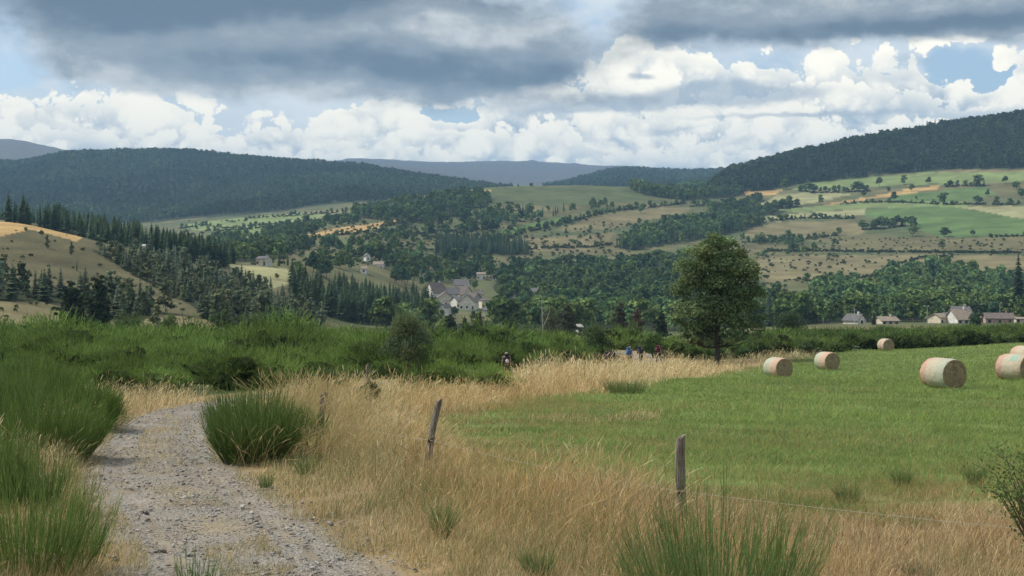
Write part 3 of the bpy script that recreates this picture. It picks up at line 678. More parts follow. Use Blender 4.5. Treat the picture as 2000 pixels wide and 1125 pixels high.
for ri, (words, grp, hp, sp, P) in enumerate(ROWS):
    r = np.random.default_rng(300+ri); P = np.array(P, float); L = np.concatenate([[0], np.cumsum(np.hypot(*np.diff(P, axis=0).T))])
    s = np.arange(sp*0.3, L[-1], sp*0.85); s = s+r.uniform(-.35, .35, len(s))*sp; s = np.sort(np.clip(s, 0, L[-1])); k = 0
    for q in s:
        u, w = np.interp(q, L, P[:, 0]), np.interp(q, L, P[:, 1]); x, y, z = at(u, w, 600); h = hp*r.uniform(.6, 1.15)*y/F
        kk = 'spruce' if r.random() < .08 else 'broad'; nm, bk = B_map[kk]
        sm = hp <= 12 and kk == 'broad'; nm = 'hedge_shrub' if sm else nm; lb = f"{'dark spruce' if kk=='spruce' else 'bushy shrub' if sm else 'rounded tree'}, {ORD[k] if k < 20 else 'last'} from left in the {words}"
        one_tree(nm, bk[int(r.integers(len(bk)))], (x, y, z-0.1), h, lb, nm.replace('_', ' '), ('shrubs of the ' if sm else 'trees of the ')+grp, r.uniform(0, 6.28), r.uniform(1.0, 1.45)); k += 1
    # the low hedge under the row: one bushy line
    s = np.arange(0, L[-1], 2.2); s = s[r.uniform(size=len(s)) < .72]; A = []
    for q in s:
        u, w = np.interp(q, L, P[:, 0]), np.interp(q, L, P[:, 1])+r.normal()*0.5; x, y, z = at(u, w, 600); A.append((x, y, z-0.2, r.uniform(1.5, 3.2)))
    A = np.array(A); V, Fc, C = inst(HB, A[:, :3], r.uniform(0, 6.28, len(A)), A[:, 3]*1.1, r.uniform(.7, 1.2, len(A)), A[:, 3])
    o0 = A[0, :3]; tag(link('hedge', npmesh('hedge', V-o0, Fc, M_far, C), loc=o0), f'low dark bushy hedge along the {words}', 'hedge', 'low hedges between the fields')
LONE = [(856,614,26,1,'tree in front of the upper left village roofs'),(889,622,26,1,'tree between the two front village gables'),(862,628,24,1.1,'tree below the small white village house'),(924,628,22,1,'tree under the white eaved gable'),(965,600,20,1.2,'tree above the low grey village roof'),(990,616,26,1.1,'tree right of the low grey village roof'),(1016,604,26,1.1,'tree below the hip roofed village house'),(1034,616,30,1,'tree below the long grey roofed house'),(958,624,20,1.2,'low tree right of the narrow pale house'),(876,592,12,1.2,'small tree among the village roofs'),(927,566,20,1,'tree behind the steep brown roof'),(912,604,12,1,'small tree in front of the grey tucked house'),
 (1530,371,21,1.2,'dark round tree on the edge of the wood above the right fields'),(1583,377,20,1.8,'wide dark tree at the left end of the upper green field'),(1639,372,12,1,'small round tree on the upper light green field'),
 (1677,374,21,1.9,'wide dark tree between the light green field and the golden strip'),(1718,366,22,1,'tall round tree right of the widest tree on the upper field'),(1766,361,20,1.2,'round tree standing in the middle of the upper light green field'),
 (1814,359,14,1.3,'broad tree right of the middle of the upper field'),(1780,374,16,1,'round tree on the golden strip at upper right'),(1735,376,12,1.1,'pale round tree left of the golden strip'),(1687,386,14,1.2,'dark round tree in the golden field end'),
 (1603,400,20,.9,'dark upright tree on the pale field right of the wood'),(1746,393,19,1.4,'broad tree between golden strip and small green field'),(1790,390,8,1,'tiny round tree on the small green field'),(1842,401,27,1,'tallest tree on the hedge above the bright green field'),
 (1910,400,20,1.4,'broad dark tree on the hedge above the bright green field'),(1946,399,16,1.2,'pale round tree right of the broad dark tree'),(1974,399,12,1.9,'low spreading tree by the right frame edge'),(1985,370,18,1.3,'round tree high up by the right frame edge'),
 (1996,388,22,1.2,'dark tree cut by the right frame edge'),(1963,360,18,1.1,'pale loose tree at the top right field'),(1912,364,23,1.6,'large dark tree at the right end of the upper hedgerow'),(1929,384,15,1,'pale tree above the broad dark tree at right'),
 (1782,462,25,1.1,'dark round tree at the lower left corner of the bright green field'),(1844,463,20,1.8,'wide tree on the lower edge of the bright green field'),(1899,462,14,1.3,'round tree on the lower edge of the green field towards the right'),(1839,487,20,1,'pale tree alone on the dry pasture at right'),
 (1591,474,20,1.1,'round tree at the left of the dry pasture'),(1556,478,16,1.1,'pale round tree left of the dry pasture'),(1526,475,18,1,'slim tree above the tall ash'),(1507,524,12,1.4,'small dark bush on the tan slope right of the ash'),(1575,555,22,1.3,'dark tree on the bare slope right of the ash'),
 (1613,431,14,1.2,'round tree on the hedge above the tan field'),(1038,365,9,1.3,'round tree alone on the skyline of the hilltop pasture'),(1012,365,5,1.3,'small tree on the hilltop skyline, left one'),(1066,365,5,1.2,'small tree on the hilltop skyline, right one'),
 (1154,455,16,.9,'slim tree standing in the central tan field'),(1105,458,10,1,'small tree on the left part of the tan field'),(1251,416,14,1.2,'round tree above the central tan field'),(1248,437,12,1.3,'round tree at the left tip of the long wood'),(1185,420,14,1,'dark tree on the upper edge of the tan field'),
 (1199,420,12,1,'round tree just right of the dark tree on the tan field edge'),(1153,469,10,1,'small tree below the slim tree in the tan field'),(1119,476,10,1.6,'low wide tree on the lower tan field'),(723,450,10,1.2,'dark round tree on the golden field left of centre'),(906,436,12,1,'dark round tree in the scrub below the hilltop pasture'),
 (973,415,17,1.2,'dark tree on the hilltop pasture edge'),(995,411,9,1.4,'pale bush right of the dark tree on the pasture edge'),(783,450,12,1.7,'wide bush right of the golden field'),(541,545,12,1.1,'dark round tree on the pale pasture at left'),(480,437,14,.8,'slim tree on the far left field'),
 (545,520,32,1.1,'tall dark tree right of the lone farmhouse'),(562,519,26,.9,'dark tree farther right of the lone farmhouse'),(530,516,20,.9,'dark tree just behind the lone farmhouse'),(498,508,10,1.4,'low dark bush left of the lone farmhouse'),
 (80,462,14,1.2,'small dark tree on the golden hilltop at left'),(50,452,9,1.5,'dark bush on the golden hilltop at far left'),(92,486,30,.8,'small pine on the tan hillside at left'),(140,500,30,.7,'slim dark pine on the tan hillside'),
 (150,530,22,.7,'slim pine lower on the tan hillside')]
for i, (u, w, hp, ws, lb) in enumerate(LONE):
    x, y, z = at(u, w, 170 if u < 170 else 600 if u > 470 else 300); h = hp*y/F
    kk = 'pine' if 'pine' in lb else 'spruce' if (lb.startswith('tall dark tree right') or lb.startswith('dark tree farther')) else 'broad'; nm, bk = B_map[kk]
    if 'tree' in lb and kk == 'spruce': lb = lb.replace('tree', 'spruce')
    one_tree(nm, bk[i % len(bk)], (x, y, z-0.1), h, lb, nm.replace('_', ' '), None, i*1.7, ws)
# junipers and scrub dots on the pastures: ground cover too many to count
r = np.random.default_rng(9); A = []
for (n, u0, u1, v0, v1, d0, s0, s1) in ((120,0,420,450,640,200,.3,.9),(800,560,1250,430,520,700,.6,2.2),(260,1440,2000,465,500,700,.5,1.5),(200,1470,1760,500,590,600,.7,2.2),(260,700,1010,395,470,1000,.8,2.8),(160,350,620,430,520,700,.8,2.5),(160,1230,1500,520,640,500,.8,2.5)):
    for _ in range(n):
        x, y, z = at(r.uniform(u0, u1), r.uniform(v0, v1), d0); A.append((x, y, z-.1, r.uniform(s0, s1)*(1+y/2500)))
A = np.array(A); V, Fc, C = inst(HB, A[:, :3], r.uniform(0, 6.28, len(A)), A[:, 3]*r.uniform(.8, 1.6, len(A)), r.uniform(.8, 1.9, len(A)), A[:, 3]); tag(link('scrub', npmesh('scrub', V, Fc, M_far, C)), kind='stuff')

# ------------------------------------------------------------ the track
def gz(x, y):
    td = np.abs(trackdist(x, y)); return hgt(x, y)-0.07*sstep(2.4, 1.2, td)
def make_track():
    T = TRK; n = len(T); tan = unit(np.gradient(T, axis=0)); nr = np.stack([tan[:, 1], -tan[:, 0]], 1); s = np.concatenate([[0], np.cumsum(np.hypot(*np.diff(T, axis=0).T))])
    m = 29; w = np.linspace(-1, 1, m)
    eL = 1.30+0.24*fbm(s/1.3, s*0, 41, 3); eR = 1.30+0.24*fbm(s/1.3, s*0+9, 42, 3)
    W_ = np.where(w[None] < 0, w[None]*eL[:, None], w[None]*eR[:, None])
    x = T[:, 0:1]+nr[:, 0:1]*W_; y = T[:, 1:2]+nr[:, 1:2]*W_
    z = gz(x, y)+0.022+0.012*fbm(x/0.5, y/0.5, 43, 3)-0.025*np.exp(-((np.abs(W_)-0.75)/0.3)**2)*sstep(0.2, 0.4, 1-np.abs(w))[None]
    z[:, 0] -= 0.03; z[:, -1] -= 0.03
    V = np.stack([x, y, z], 2).reshape(-1, 3); i = np.arange(n-1)[:, None]; j = np.arange(m-1)[None]
    Q = np.stack([i*m+j, i*m+j+1, (i+1)*m+j+1, (i+1)*m+j], 2).reshape(-1, 4)
    mid = np.exp(-(W_/0.38)**2)*sstep(-0.3, 0.4, fbm(x/1.1, y/1.1, 44, 3)); edge = sstep(0.72, 1.0, np.abs(w))[None]*np.ones_like(x)
    k = np.clip(mid*0.75+edge*0.8, 0, 1)[..., None]*0.8
    pat = sstep(-.3, .5, fbm(x/0.8, y/0.8, 45, 4))[..., None]
    rut = np.exp(-((np.abs(W_)-0.72)/0.24)**2)[..., None]
    C = (np.array((0.265,0.245,0.212))*(1-pat*0.55)+np.array((0.27,0.22,0.16))*pat*0.55)*(1-.06*rut)+rut*np.array((.045,.045,.045))
    C = C*(1-k)+np.array((0.30,0.245,0.15))*k
    mt, nt = new_mat('slate_gravel'); oc = coords(nt)
    vo = nt.nodes.new('ShaderNodeTexVoronoi'); vo.inputs['Scale'].default_value = 22; nt.links.new(oc, vo.inputs['Vector'])
    vo2 = nt.nodes.new('ShaderNodeTexVoronoi'); vo2.inputs['Scale'].default_value = 55; nt.links.new(oc, vo2.inputs['Vector'])
    sp = nt.nodes.new('ShaderNodeSeparateColor'); nt.links.new(vo.outputs['Color'], sp.inputs[0])
    sp2 = nt.nodes.new('ShaderNodeSeparateColor'); nt.links.new(vo2.outputs['Color'], sp2.inputs[0])
    f = E(sp.outputs[0])*0.45+E(sp2.outputs[1])*0.4+e_noise(oc, 1.3, 5, .6)*0.5+0.32
    c = scale_col(nt, attr(nt), f)
    b = bump(nt, E(vo.outputs['Distance'])*-1.0+E(vo2.outputs['Distance'])*-0.6+e_noise(oc, 30, 4)*0.5, 0.9, 0.03)
    finish(nt, pbr(nt, c, 0.85, b, 0.2))
    tag(link('path', npmesh('path', V, Q, mt, C.reshape(-1, 3), smooth=True)), kind='structure')
make_track()
def stones():
    r = np.random.default_rng(5); N = 42000
    k = r.choice(len(TRK), N, p=(lambda q: q/q.sum())(np.where((TRK[:, 1] > 9) & (TRK[:, 1] < 60), 1.0/np.maximum(TRK[:, 1], 9)**0.7*np.concatenate([np.hypot(*np.diff(TRK, axis=0).T), [0]]), 0)))
    tan = unit(np.gradient(TRK, axis=0)); nr = np.stack([tan[:, 1], -tan[:, 0]], 1)
    w = np.clip(r.normal(size=N)*0.85, -2.1, 2.1); w = np.where(r.random(N) < .35, r.uniform(-1.6, 1.6, N), w); P = TRK[k]+nr[k]*w[:, None]+tan[k]*r.uniform(-.3, .3, N)[:, None]
    keep = fbm(P[:, 0]/0.9, P[:, 1]/0.9, 46, 3)+r.uniform(-.5, .5, N) > -0.20-.0*w; P = P[keep]; N = len(P)
    s = 0.0062*np.exp(r.normal(size=N)*0.68)*np.maximum(1, P[:, 1]/40); s = np.minimum(s, 0.048)
    box = np.array([(a, b, c) for c in (-1, 1) for b in (-1, 1) for a in (-1, 1)], float)
    Q = np.array([(0,2,3,1),(4,5,7,6),(0,1,5,4),(2,6,7,3),(0,4,6,2),(1,3,7,5)])
    J = box[None]*np.array([1, .65, .28])+r.normal(size=(N, 8, 3))*np.array([.28, .22, .08]); J[:, 4:, :2] *= 0.8
    J *= s[:, None, None]; a = r.uniform(0, 6.28, N); t = r.normal(size=N)*0.35
    c, sn = np.cos(t)[:, None], np.sin(t)[:, None]; X_, Z_ = J[..., 0]*c-J[..., 2]*sn, J[..., 0]*sn+J[..., 2]*c
    c, sn = np.cos(a)[:, None], np.sin(a)[:, None]; X2, Y2 = X_*c-J[..., 1]*sn, X_*sn+J[..., 1]*c
    z0 = gz(P[:, 0], P[:, 1])+0.024
    V = np.stack([X2+P[:, 0:1], Y2+P[:, 1:2], Z_+z0[:, None]+s[:, None]*0.1], 2).reshape(-1, 3)
    FF = (Q[None]+(np.arange(N)*8)[:, None, None]).reshape(-1, 4)
    base = np.array([(0.28,0.27,0.255),(0.23,0.225,0.215),(0.35,0.335,0.31),(0.28,0.24,0.19),(0.19,0.18,0.17)])[r.integers(0, 5, N)]*r.uniform(.8, 1.2, (N, 1))
    m, nt = new_mat('stone'); finish(nt, pbr(nt, scale_col(nt, attr(nt), e_noise(coords(nt), 40, 3)+0.5), 0.75, None, 0.3))
    tag(link('gravel', npmesh('gravel', V, FF, m, np.repeat(base, 8, 0))), kind='stuff')
stones()

# ------------------------------------------------------------ grass, broom
def strips(P0, D, L, B, w, prof, ts, C0, C1, r):
    """thin ribbons: root P0, direction D, length L, bend B (added with t squared), half width w*prof(t)"""
    n = len(P0); k = len(ts); t = np.asarray(ts)[None, :, None]
    ctr = P0[:, None]+D[:, None]*(L[:, None, None]*t)+B[:, None]*(L[:, None, None]*t*t)
    a = r.uniform(0, 6.28, n); side = np.stack([np.cos(a), np.sin(a), np.zeros(n)], 1); side = unit(side-D*(side*D).sum(1, keepdims=True))
    o = side[:, None]*(w[:, None, None]*np.asarray(prof)[None, :, None])
    V = np.stack([ctr-o, ctr+o], 2).reshape(-1, 3)
    i = np.arange(n)[:, None]*2*k; j = np.arange(k-1)[None]*2; b = i+j
    Q = np.stack([b, b+1, b+3, b+2], 2).reshape(-1, 4)
    C = C0[:, None]*(1-t)+C1[:, None]*t
    return V, Q, np.repeat(C, 2, 1).reshape(-1, 3) if C.ndim == 3 else C
GT = (0, .4, .75, 1.0); GP = (1, .85, .5, .08)
ST = (0, .45, .82, .88, .94, 1.0); SP = (.5, .4, .3, 1.15, 1.25, .2)
def lean(n, r, a=0.28, wind=(0.10, 0.02)):
    v = r.normal(size=(n, 2))*a+np.array(wind); D = np.stack([v[:, 0]*.5, v[:, 1]*.5, np.ones(n)], 1); B = np.stack([v[:, 0], v[:, 1], -0.25*np.hypot(v[:, 0], v[:, 1])**1.2], 1); return unit(D), B
def logsample(N, u0, u1, d0, d1, r):
    d = np.exp(r.uniform(math.log(d0), math.log(d1), N)); return pxd(r.uniform(u0, u1, N), d), d
def tallness(x, y):
    """height of the dry grass in metres, 0 where none grows"""
    td = trackdist(x, y); fd = fielddist(x, y); n = fbm(x/1.3, y/1.3, 51, 3); n2 = fbm(x/4.5, y/4.5, 52, 2); px = 1000+F*x/y
    e = sstep(0.95, 1.9, td+n*.35)                                   # right of the track
    h = e*(0.20+0.40*sstep(2.0, 4.2, td+n2*.8))*(1+.35*n)*(1-.35*sstep(1.8, .3, -fd))
    h = np.where(y > 26, e*np.clip((0.60+.26*sstep(50, 62, y)*sstep(980, 1060, px))*(1+.3*n+.1*n2), 0, 1.2)*(1-.42*sstep(1040, 960, px)*(y > 48))*(1-.5*sstep(1300, 1400, px)*(y > 60)), h)
    lowr = sstep(1180, 1420, px)*(y < 26); h = h*(1-lowr*0.52)
    h = h*(1-0.72*sstep(-1.6, 0.3, fd+n*.7))
    left = sstep(-1.0, -1.7, td+n*.3)*(1-sstep(-3.6, -5.2, td)); hl = left*np.where(y > 22, 0.58, 0.30)*(1+.35*n)*(y < 47)
    hl = np.where((y < 19) & (td < -1.1), 0.24*(1+.5*n)*sstep(-1.1, -1.8, td+n*.3), hl)
    h = np.where(td > 0, h, hl)
    mid = (np.abs(td) < 0.42)*(n > 0.12)*(y < 40)*0.11
    edge = ((np.abs(td) > 1.0) & (np.abs(td) < 1.8))*(n > -0.25)*0.13
    h = np.maximum(h, np.maximum(mid, edge))
    h = np.where(fd > 0.2, np.where((n2+.55*n > 0.22) & (fd < 5.0) & (y < 40), 0.16, 0), h)
    h = np.where((y > 112) & (px < 1560) & (fd < -.1) & (td > 1.6), .45*(1+.3*n), h); h = np.where(y > 118, h*(td > 1.5)*(px < 1620), h)
    return h
def dry_grass():
    r = np.random.default_rng(61); parts = []
    x, y = logsample(430000, -120, 2120, 9.5, 132, r); h = tallness(x, y); k = (h > 0.03) & (r.random(len(x)) < np.where(h < .07, .25, 1)); x, y, h = x[k], y[k], h[k]
    n = len(x); z = gz(x, y)-0.01; D, B = lean(n, r, 0.24, (0.09, 0.0)); hh = h*r.uniform(.45, 1.25, n)*np.clip(1+.5*fbm(x/.75, y/.75, 65, 3)+.25*fbm(x/2.4, y/2.4, 67, 2), .3, 1.6)
    thin = r.random(n) < sstep(.0, .45, fbm(x/.8, y/.8, 66, 3))*.85; hh = np.where(thin, hh*.35, hh); fl = r.random(n) < np.where((x > 1.6) & (y < 22), .28, .09); D[fl, :2] *= 3.2; D = unit(D)                                   # trampled stems
    w = 0.0021*np.maximum(1, y/15.0)*r.uniform(.7, 1.5, n)
    pal = np.array([(0.58,0.46,0.26),(0.54,0.375,0.185),(0.66,0.56,0.35),(0.38,0.27,0.155),(0.60,0.44,0.22),(0.22,0.235,0.10)]); px = 1000+F*x/y
    q = fbm(x/2.2, y/2.2, 62, 3)*1.3+r.normal(size=n)*.30; idx = np.clip(((q+1)*2.6).astype(int), 0, 4); idx = np.where((px > 1000) & (y > 55) & (r.random(n) < .6), 2, idx); idx = np.where((px > 780) & (px < 1260) & (y < 26) & (r.random(n) < .45), 1, idx); idx = np.where((px < 780) & (y > 20) & (r.random(n) < .4), 2, idx); idx = np.where((px > 1260) & (y < 22) & (r.random(n) < .35), 3, idx); gr = r.random(n) < (0.10+0.30*(fbm(x/1.5, y/1.5, 63, 3) > .25)+0.30*(y < 26)*sstep(5.0, 3.0, trackdist(x, y))); idx = np.where(gr, 5, idx)
    C = pal[idx]*r.uniform(.55, 1.4, (n, 1)); C = np.where(((y > 40))[:, None] & ~gr[:, None], C*np.array((1.08,1.08,1.05)), C)
    seed = (r.random(n) < np.where(h > .3, 0.30, 0.04))
    for m, pr, ts, tip in ((~seed, GP, GT, 1.05), (seed, SP, ST, 1.12)):
        hs = hh[m]*(1 if pr is GP else 1.22)
        parts.append(strips(np.stack([x[m], y[m], z[m]], 1), D[m], hs, B[m], w[m], pr, ts, C[m], C[m]*tip, r))
    V, Q, C = cat(parts); tag(link('dry_grass', npmesh('dry_grass', V, Q, M_grass, C)), kind='stuff'); print('script dry', len(Q))
dry_grass()
def meadow():
    r = np.random.default_rng(71); x, y = logsample(420000, 830, 2130, 16.5, 175, r); fd = fielddist(x, y); n1 = fbm(x/1.4, y/1.4, 72, 3); n2 = fbm(x/6, y/6, 73, 3)
    k = (fd > -1.3+n1*1.2) & (r.random(len(x)) < np.where((fd < 5) & (y < 40), sstep(0.55, -.1, n1+n2*.6-fd*.06)*.9+.1, 1)*(1-.55*sstep(.25, .6, fbm(x/2.6, y/2.6, 74, 3)))); x, y, fd, n1, n2 = x[k], y[k], fd[k], n1[k], n2[k]
    px = 1000+F*x/y; n = len(x); z = hgt(x, y)-0.01; D, B = lean(n, r, 0.38, (0.05, 0)); h = (0.10+0.05*n2+0.09*np.clip(n1, 0, 1))*r.uniform(.6, 1.5, n)*np.where(n1 > .36, 1.7, 1)
    w = 0.0030*np.maximum(1, y/22.0)*r.uniform(.7, 1.4, n)
    g = np.array([(0.225,0.305,0.092),(0.275,0.345,0.112),(0.120,0.205,0.075),(0.320,0.330,0.145)]); nn_ = n1 > .36; i = np.clip(((n2*.6+n1*.6*np.where(nn_, -1, 1)+r.normal(size=n)*.45)+1.2)*1.6, 0, 3).astype(int); C = g[i]*r.uniform(.72, 1.25, (n, 1))*(1+.34*n1+.22*n2+.10*np.sin((x*.55+y*.83)*2.1))[:, None]
    dryp = r.random(n) < 0.05+0.55*sstep(7, -1, fd)*(y < 45)*(n1 > -.3)+0.16*(n2 > .15)*(y < 60)+.08*(px > 1200)*(y < 30); C[dryp] = np.array((0.36,0.28,0.13))*r.uniform(.8, 1.2, (dryp.sum(), 1))
    V, Q, C = strips(np.stack([x, y, z], 1), D, h, B, w, GP, GT, C, C*1.08, r); tag(link('meadow_grass', npmesh('meadow_grass', V, Q, M_grass, C)), kind='stuff'); print('script meadow', len(Q))
meadow()

def tuft(name, px, py, wpx, hpx, n, cols, label, catg, group=None, d=None, spread=0.28, w=0.0026):
    n = int(n*.4); hpx = hpx*1.15
    d = d or 6400/(py-643); r = np.random.default_rng(int(px*7+py)); sc = d/F; R_ = wpx*sc/2; H = hpx*sc; x0 = pxd(px, d); z0 = float(hgt(x0, d))
    a = r.uniform(0, 6.28, n); q = np.sqrt(r.random(n))*R_*.5; P = np.stack([q*np.cos(a), q*np.sin(a), np.full(n, -.02)], 1)
    v = np.stack([np.cos(a), np.sin(a)], 1)*(q/R_*2*spread)[:, None]+r.normal(size=(n, 2))*.12; D = unit(np.stack([v[:, 0], v[:, 1], np.ones(n)], 1)); B = np.stack([v[:, 0]*.6, v[:, 1]*.6, -.15*np.ones(n)], 1)
    C = np.array(cols)[r.integers(0, len(cols), n)]*r.uniform(.8, 1.2, (n, 1))
    V, Q, C = strips(P, D, H*r.uniform(.6, 1.1, n), B, np.full(n, w*max(1, d/18)), GP, GT, C*.9, C*1.1, r)
    return tag(link(name, npmesh(name, V, Q, M_grass, C), loc=(x0, d, z0)), label, catg, group)
GRN = [(0.11,0.19,0.06),(0.15,0.24,0.075),(0.09,0.15,0.055),(0.30,0.27,0.13)]
for i, (u, v_, w_, h_, n_, lb) in enumerate([(868,1050,66,80,700,'dark green tuft in tall dry grass, below the leaning post'),(1052,1122,90,60,700,'green tuft at the bottom edge left of the front broom'),(1655,982,72,50,600,'dark green tuft on dry ground right of the upright post'),
   (1905,946,56,50,500,'dark green tuft at the meadow edge near the right frame edge'),(1762,950,56,50,420,'green tuft at the meadow edge between two darker tufts'),(1222,768,150,30,1500,'low dark green weeds at the foot of the golden strip'),
   (765,868,44,40,400,'green tuft by the fence wire left of the leaning post'),(598,925,60,44,400,'green tuft beside the round broom right of the track'),(520,950,50,34,300,'low green tuft on the track verge'),(1800,1135,90,46,500,'grey green tuft at the bottom right edge')]):
    tuft('grass_tuft', u, v_, w_, h_, n_, GRN if 'grey' not in lb else [(0.13,0.17,0.11),(0.10,0.14,0.08)], lb, 'grass tuft', 'green tufts in the dry grass')
# long pale stems leaning over the dry grass
def tall_stems():
    r = np.random.default_rng(81); parts = []
    for (u, v_, w_, n_, hm) in ((585,850,120,560,1.55),(640,880,150,700,1.35),(700,930,200,260,1.1),(950,960,160,90,1.05),(1120,960,140,80,1.05),(640,820,170,200,1.2),(500,900,80,60,.9),(800,790,160,220,.95),(1060,1080,300,120,.9),(1240,985,90,30,.9),(1640,930,80,20,.75),(1880,940,60,20,.7),(900,1100,200,80,.8)):
        d = 6400/(v_-643)*r.uniform(.92, 1.08, n_); x = pxd(u+r.normal(size=n_)*w_*.3, d); k = fielddist(x, d) < .8; x, d = x[k], d[k]; n = len(x)
        D, B = lean(n, r, .30, (0.16, 0)); C = np.array([(0.50,0.40,0.22),(0.42,0.32,0.16),(0.36,0.33,0.15)])[r.integers(0, 3, n)]*r.uniform(.85, 1.15, (n, 1))
        parts.append(strips(np.stack([x, d, gz(x, d)], 1), D, hm*r.uniform(.65, 1.05, n), B, np.full(n, .0028)*np.maximum(1, d/18), (.55,.45,.35,1.5,1.7,.3), ST, C, C, r))
    V, Q, C = cat(parts); tag(link('seeding_grass', npmesh('seeding_grass', V, Q, M_grass, C)), kind='stuff')
tall_stems()

def broom_arrays(n, H, R_, seed, w, nb=5, blen=.34, base=(0.070,0.125,0.030)):
    """a broom bush: whippy green stems fanning up from the foot, each with near-parallel twigs"""
    r = np.random.default_rng(seed); a = r.uniform(0, 6.28, n); q = np.sqrt(r.random(n)); P = np.stack([q*np.cos(a)*R_*.5, q*np.sin(a)*R_*.5, np.full(n, -.05)], 1)
    o = np.stack([np.cos(a), np.sin(a)], 1)*(q*R_/H*0.9)[:, None]+r.normal(size=(n, 2))*.07; D = unit(np.stack([o[:, 0], o[:, 1], np.ones(n)], 1)); B = np.stack([-o[:, 0]*.25, -o[:, 1]*.25, .05*np.ones(n)], 1)+r.normal(size=(n, 3))*.03
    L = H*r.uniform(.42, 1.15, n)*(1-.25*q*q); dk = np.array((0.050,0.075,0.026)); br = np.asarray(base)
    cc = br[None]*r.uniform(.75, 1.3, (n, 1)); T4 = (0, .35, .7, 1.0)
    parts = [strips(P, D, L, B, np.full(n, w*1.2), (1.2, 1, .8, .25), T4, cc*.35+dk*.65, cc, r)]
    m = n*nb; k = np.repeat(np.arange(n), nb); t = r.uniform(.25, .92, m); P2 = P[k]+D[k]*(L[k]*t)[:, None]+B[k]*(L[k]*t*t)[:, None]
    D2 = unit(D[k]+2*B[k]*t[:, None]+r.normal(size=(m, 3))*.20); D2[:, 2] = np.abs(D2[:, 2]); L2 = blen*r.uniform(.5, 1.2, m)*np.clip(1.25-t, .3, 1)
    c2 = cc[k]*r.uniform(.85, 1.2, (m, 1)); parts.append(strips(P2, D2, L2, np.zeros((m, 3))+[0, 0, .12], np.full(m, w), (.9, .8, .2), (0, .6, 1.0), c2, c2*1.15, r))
    return parts
def dome_broom(n, seed, w, H=1.7, R_=1.25, base=(0.145,0.22,0.058), core=True):
    """thicket broom: brush-like tufts over a lumpy dome"""
    r = np.random.default_rng(seed); k = 8; L = np.stack([r.normal(size=k)*R_*.40, r.normal(size=k)*R_*.40, r.uniform(.10, .62, k)*H, r.uniform(.42, .66, k)*R_], 1); L[:2, :3] = [[0, 0, H*.14], [0, 0, H*.45]]; L[:2, 3] = [R_*.95, R_*.8]
    i = r.integers(0, k, n); d = unit(r.normal(size=(n, 3))+[0, 0, .35]); P = L[i, :3]+d*(L[i, 3]*r.uniform(.65, 1.0, n))[:, None]*[1, 1, .8]; P[:, 2] = np.maximum(P[:, 2], .05)
    D = unit(d*.9+[0, 0, .42]+r.normal(size=(n, 3))*.28); C = np.asarray(base)*r.uniform(.65, 1.3, (n, 1))*(r.uniform(.8, 1.2, k)[i])[:, None]
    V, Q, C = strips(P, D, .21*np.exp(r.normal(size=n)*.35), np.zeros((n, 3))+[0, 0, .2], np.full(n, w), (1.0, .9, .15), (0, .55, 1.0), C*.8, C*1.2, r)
    if not core: return V, Q, C
    ci = r.integers(0, k, 110); cd = unit(r.normal(size=(110, 3))); cp = L[ci, :3]+cd*(L[ci, 3]*.45)[:, None]*[1, 1, .75]; cp[:, 2] = np.maximum(cp[:, 2], .08); cs = L[ci, 3]*.24  # woody inner cards, added to block light so gaps between bushes go dark
    v2, q2 = cards(cp, unit(cd+r.normal(size=(110, 3))*.3), cs, cs, r); return cat([(V, Q, C), (v2, q2, np.repeat(np.array((0.062,0.085,0.036))[None]*r.uniform(.7, 1.3, (110, 1)), 4, 0))])
def strips_pad(V, Q, C): return V, Q, C
def near_broom(name, px, d, H, R_, n, seed, label, w=.0021, nb=6, bl=.30, base=(0.130,0.200,0.055), catg='broom bush', group='broom bushes by the track'):
    x = pxd(px, d); pr = broom_arrays(n, H, R_, seed, w, nb, bl, base)
    e = tag(empty(name, (x, d, float(hgt(x, d)))), label, catg, group)
    if H > 1.1 and R_ > .9 and d > 15:
        V, Q, C = dome_broom(int(n*3.2), seed+50, w*1.1, H*.78, R_*1.0, base, False); pr[1] = cat([(pr[1][0], pr[1][1], pr[1][2]), strips_pad(V, Q, C)])
    link('stems', npmesh('stems', *pr[0][:2], M_leaf, pr[0][2]), e); link('twigs', npmesh('twigs', *pr[1][:2], M_leaf, pr[1][2]), e); return e
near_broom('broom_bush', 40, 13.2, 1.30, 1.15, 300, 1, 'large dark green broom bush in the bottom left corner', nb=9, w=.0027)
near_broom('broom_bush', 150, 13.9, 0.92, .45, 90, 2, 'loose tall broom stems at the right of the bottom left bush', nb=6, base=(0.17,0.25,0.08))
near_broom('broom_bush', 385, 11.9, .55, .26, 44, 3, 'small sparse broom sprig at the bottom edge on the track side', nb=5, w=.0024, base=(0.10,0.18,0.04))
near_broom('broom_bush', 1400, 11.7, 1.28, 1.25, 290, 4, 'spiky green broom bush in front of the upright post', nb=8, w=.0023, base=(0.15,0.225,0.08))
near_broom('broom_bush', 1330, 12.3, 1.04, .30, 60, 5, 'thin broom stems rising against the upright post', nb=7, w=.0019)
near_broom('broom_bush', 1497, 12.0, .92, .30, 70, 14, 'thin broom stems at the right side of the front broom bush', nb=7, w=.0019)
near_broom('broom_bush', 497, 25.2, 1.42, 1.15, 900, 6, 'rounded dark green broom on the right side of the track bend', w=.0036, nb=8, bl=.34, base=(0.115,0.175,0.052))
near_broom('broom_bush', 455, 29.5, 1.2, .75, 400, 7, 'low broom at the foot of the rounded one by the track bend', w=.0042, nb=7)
near_broom('broom_bush', 85, 25.5, 1.42, 1.6, 1000, 8, 'bright green domed broom left of the track, nearest the bend', w=.0040, nb=7, bl=.4)
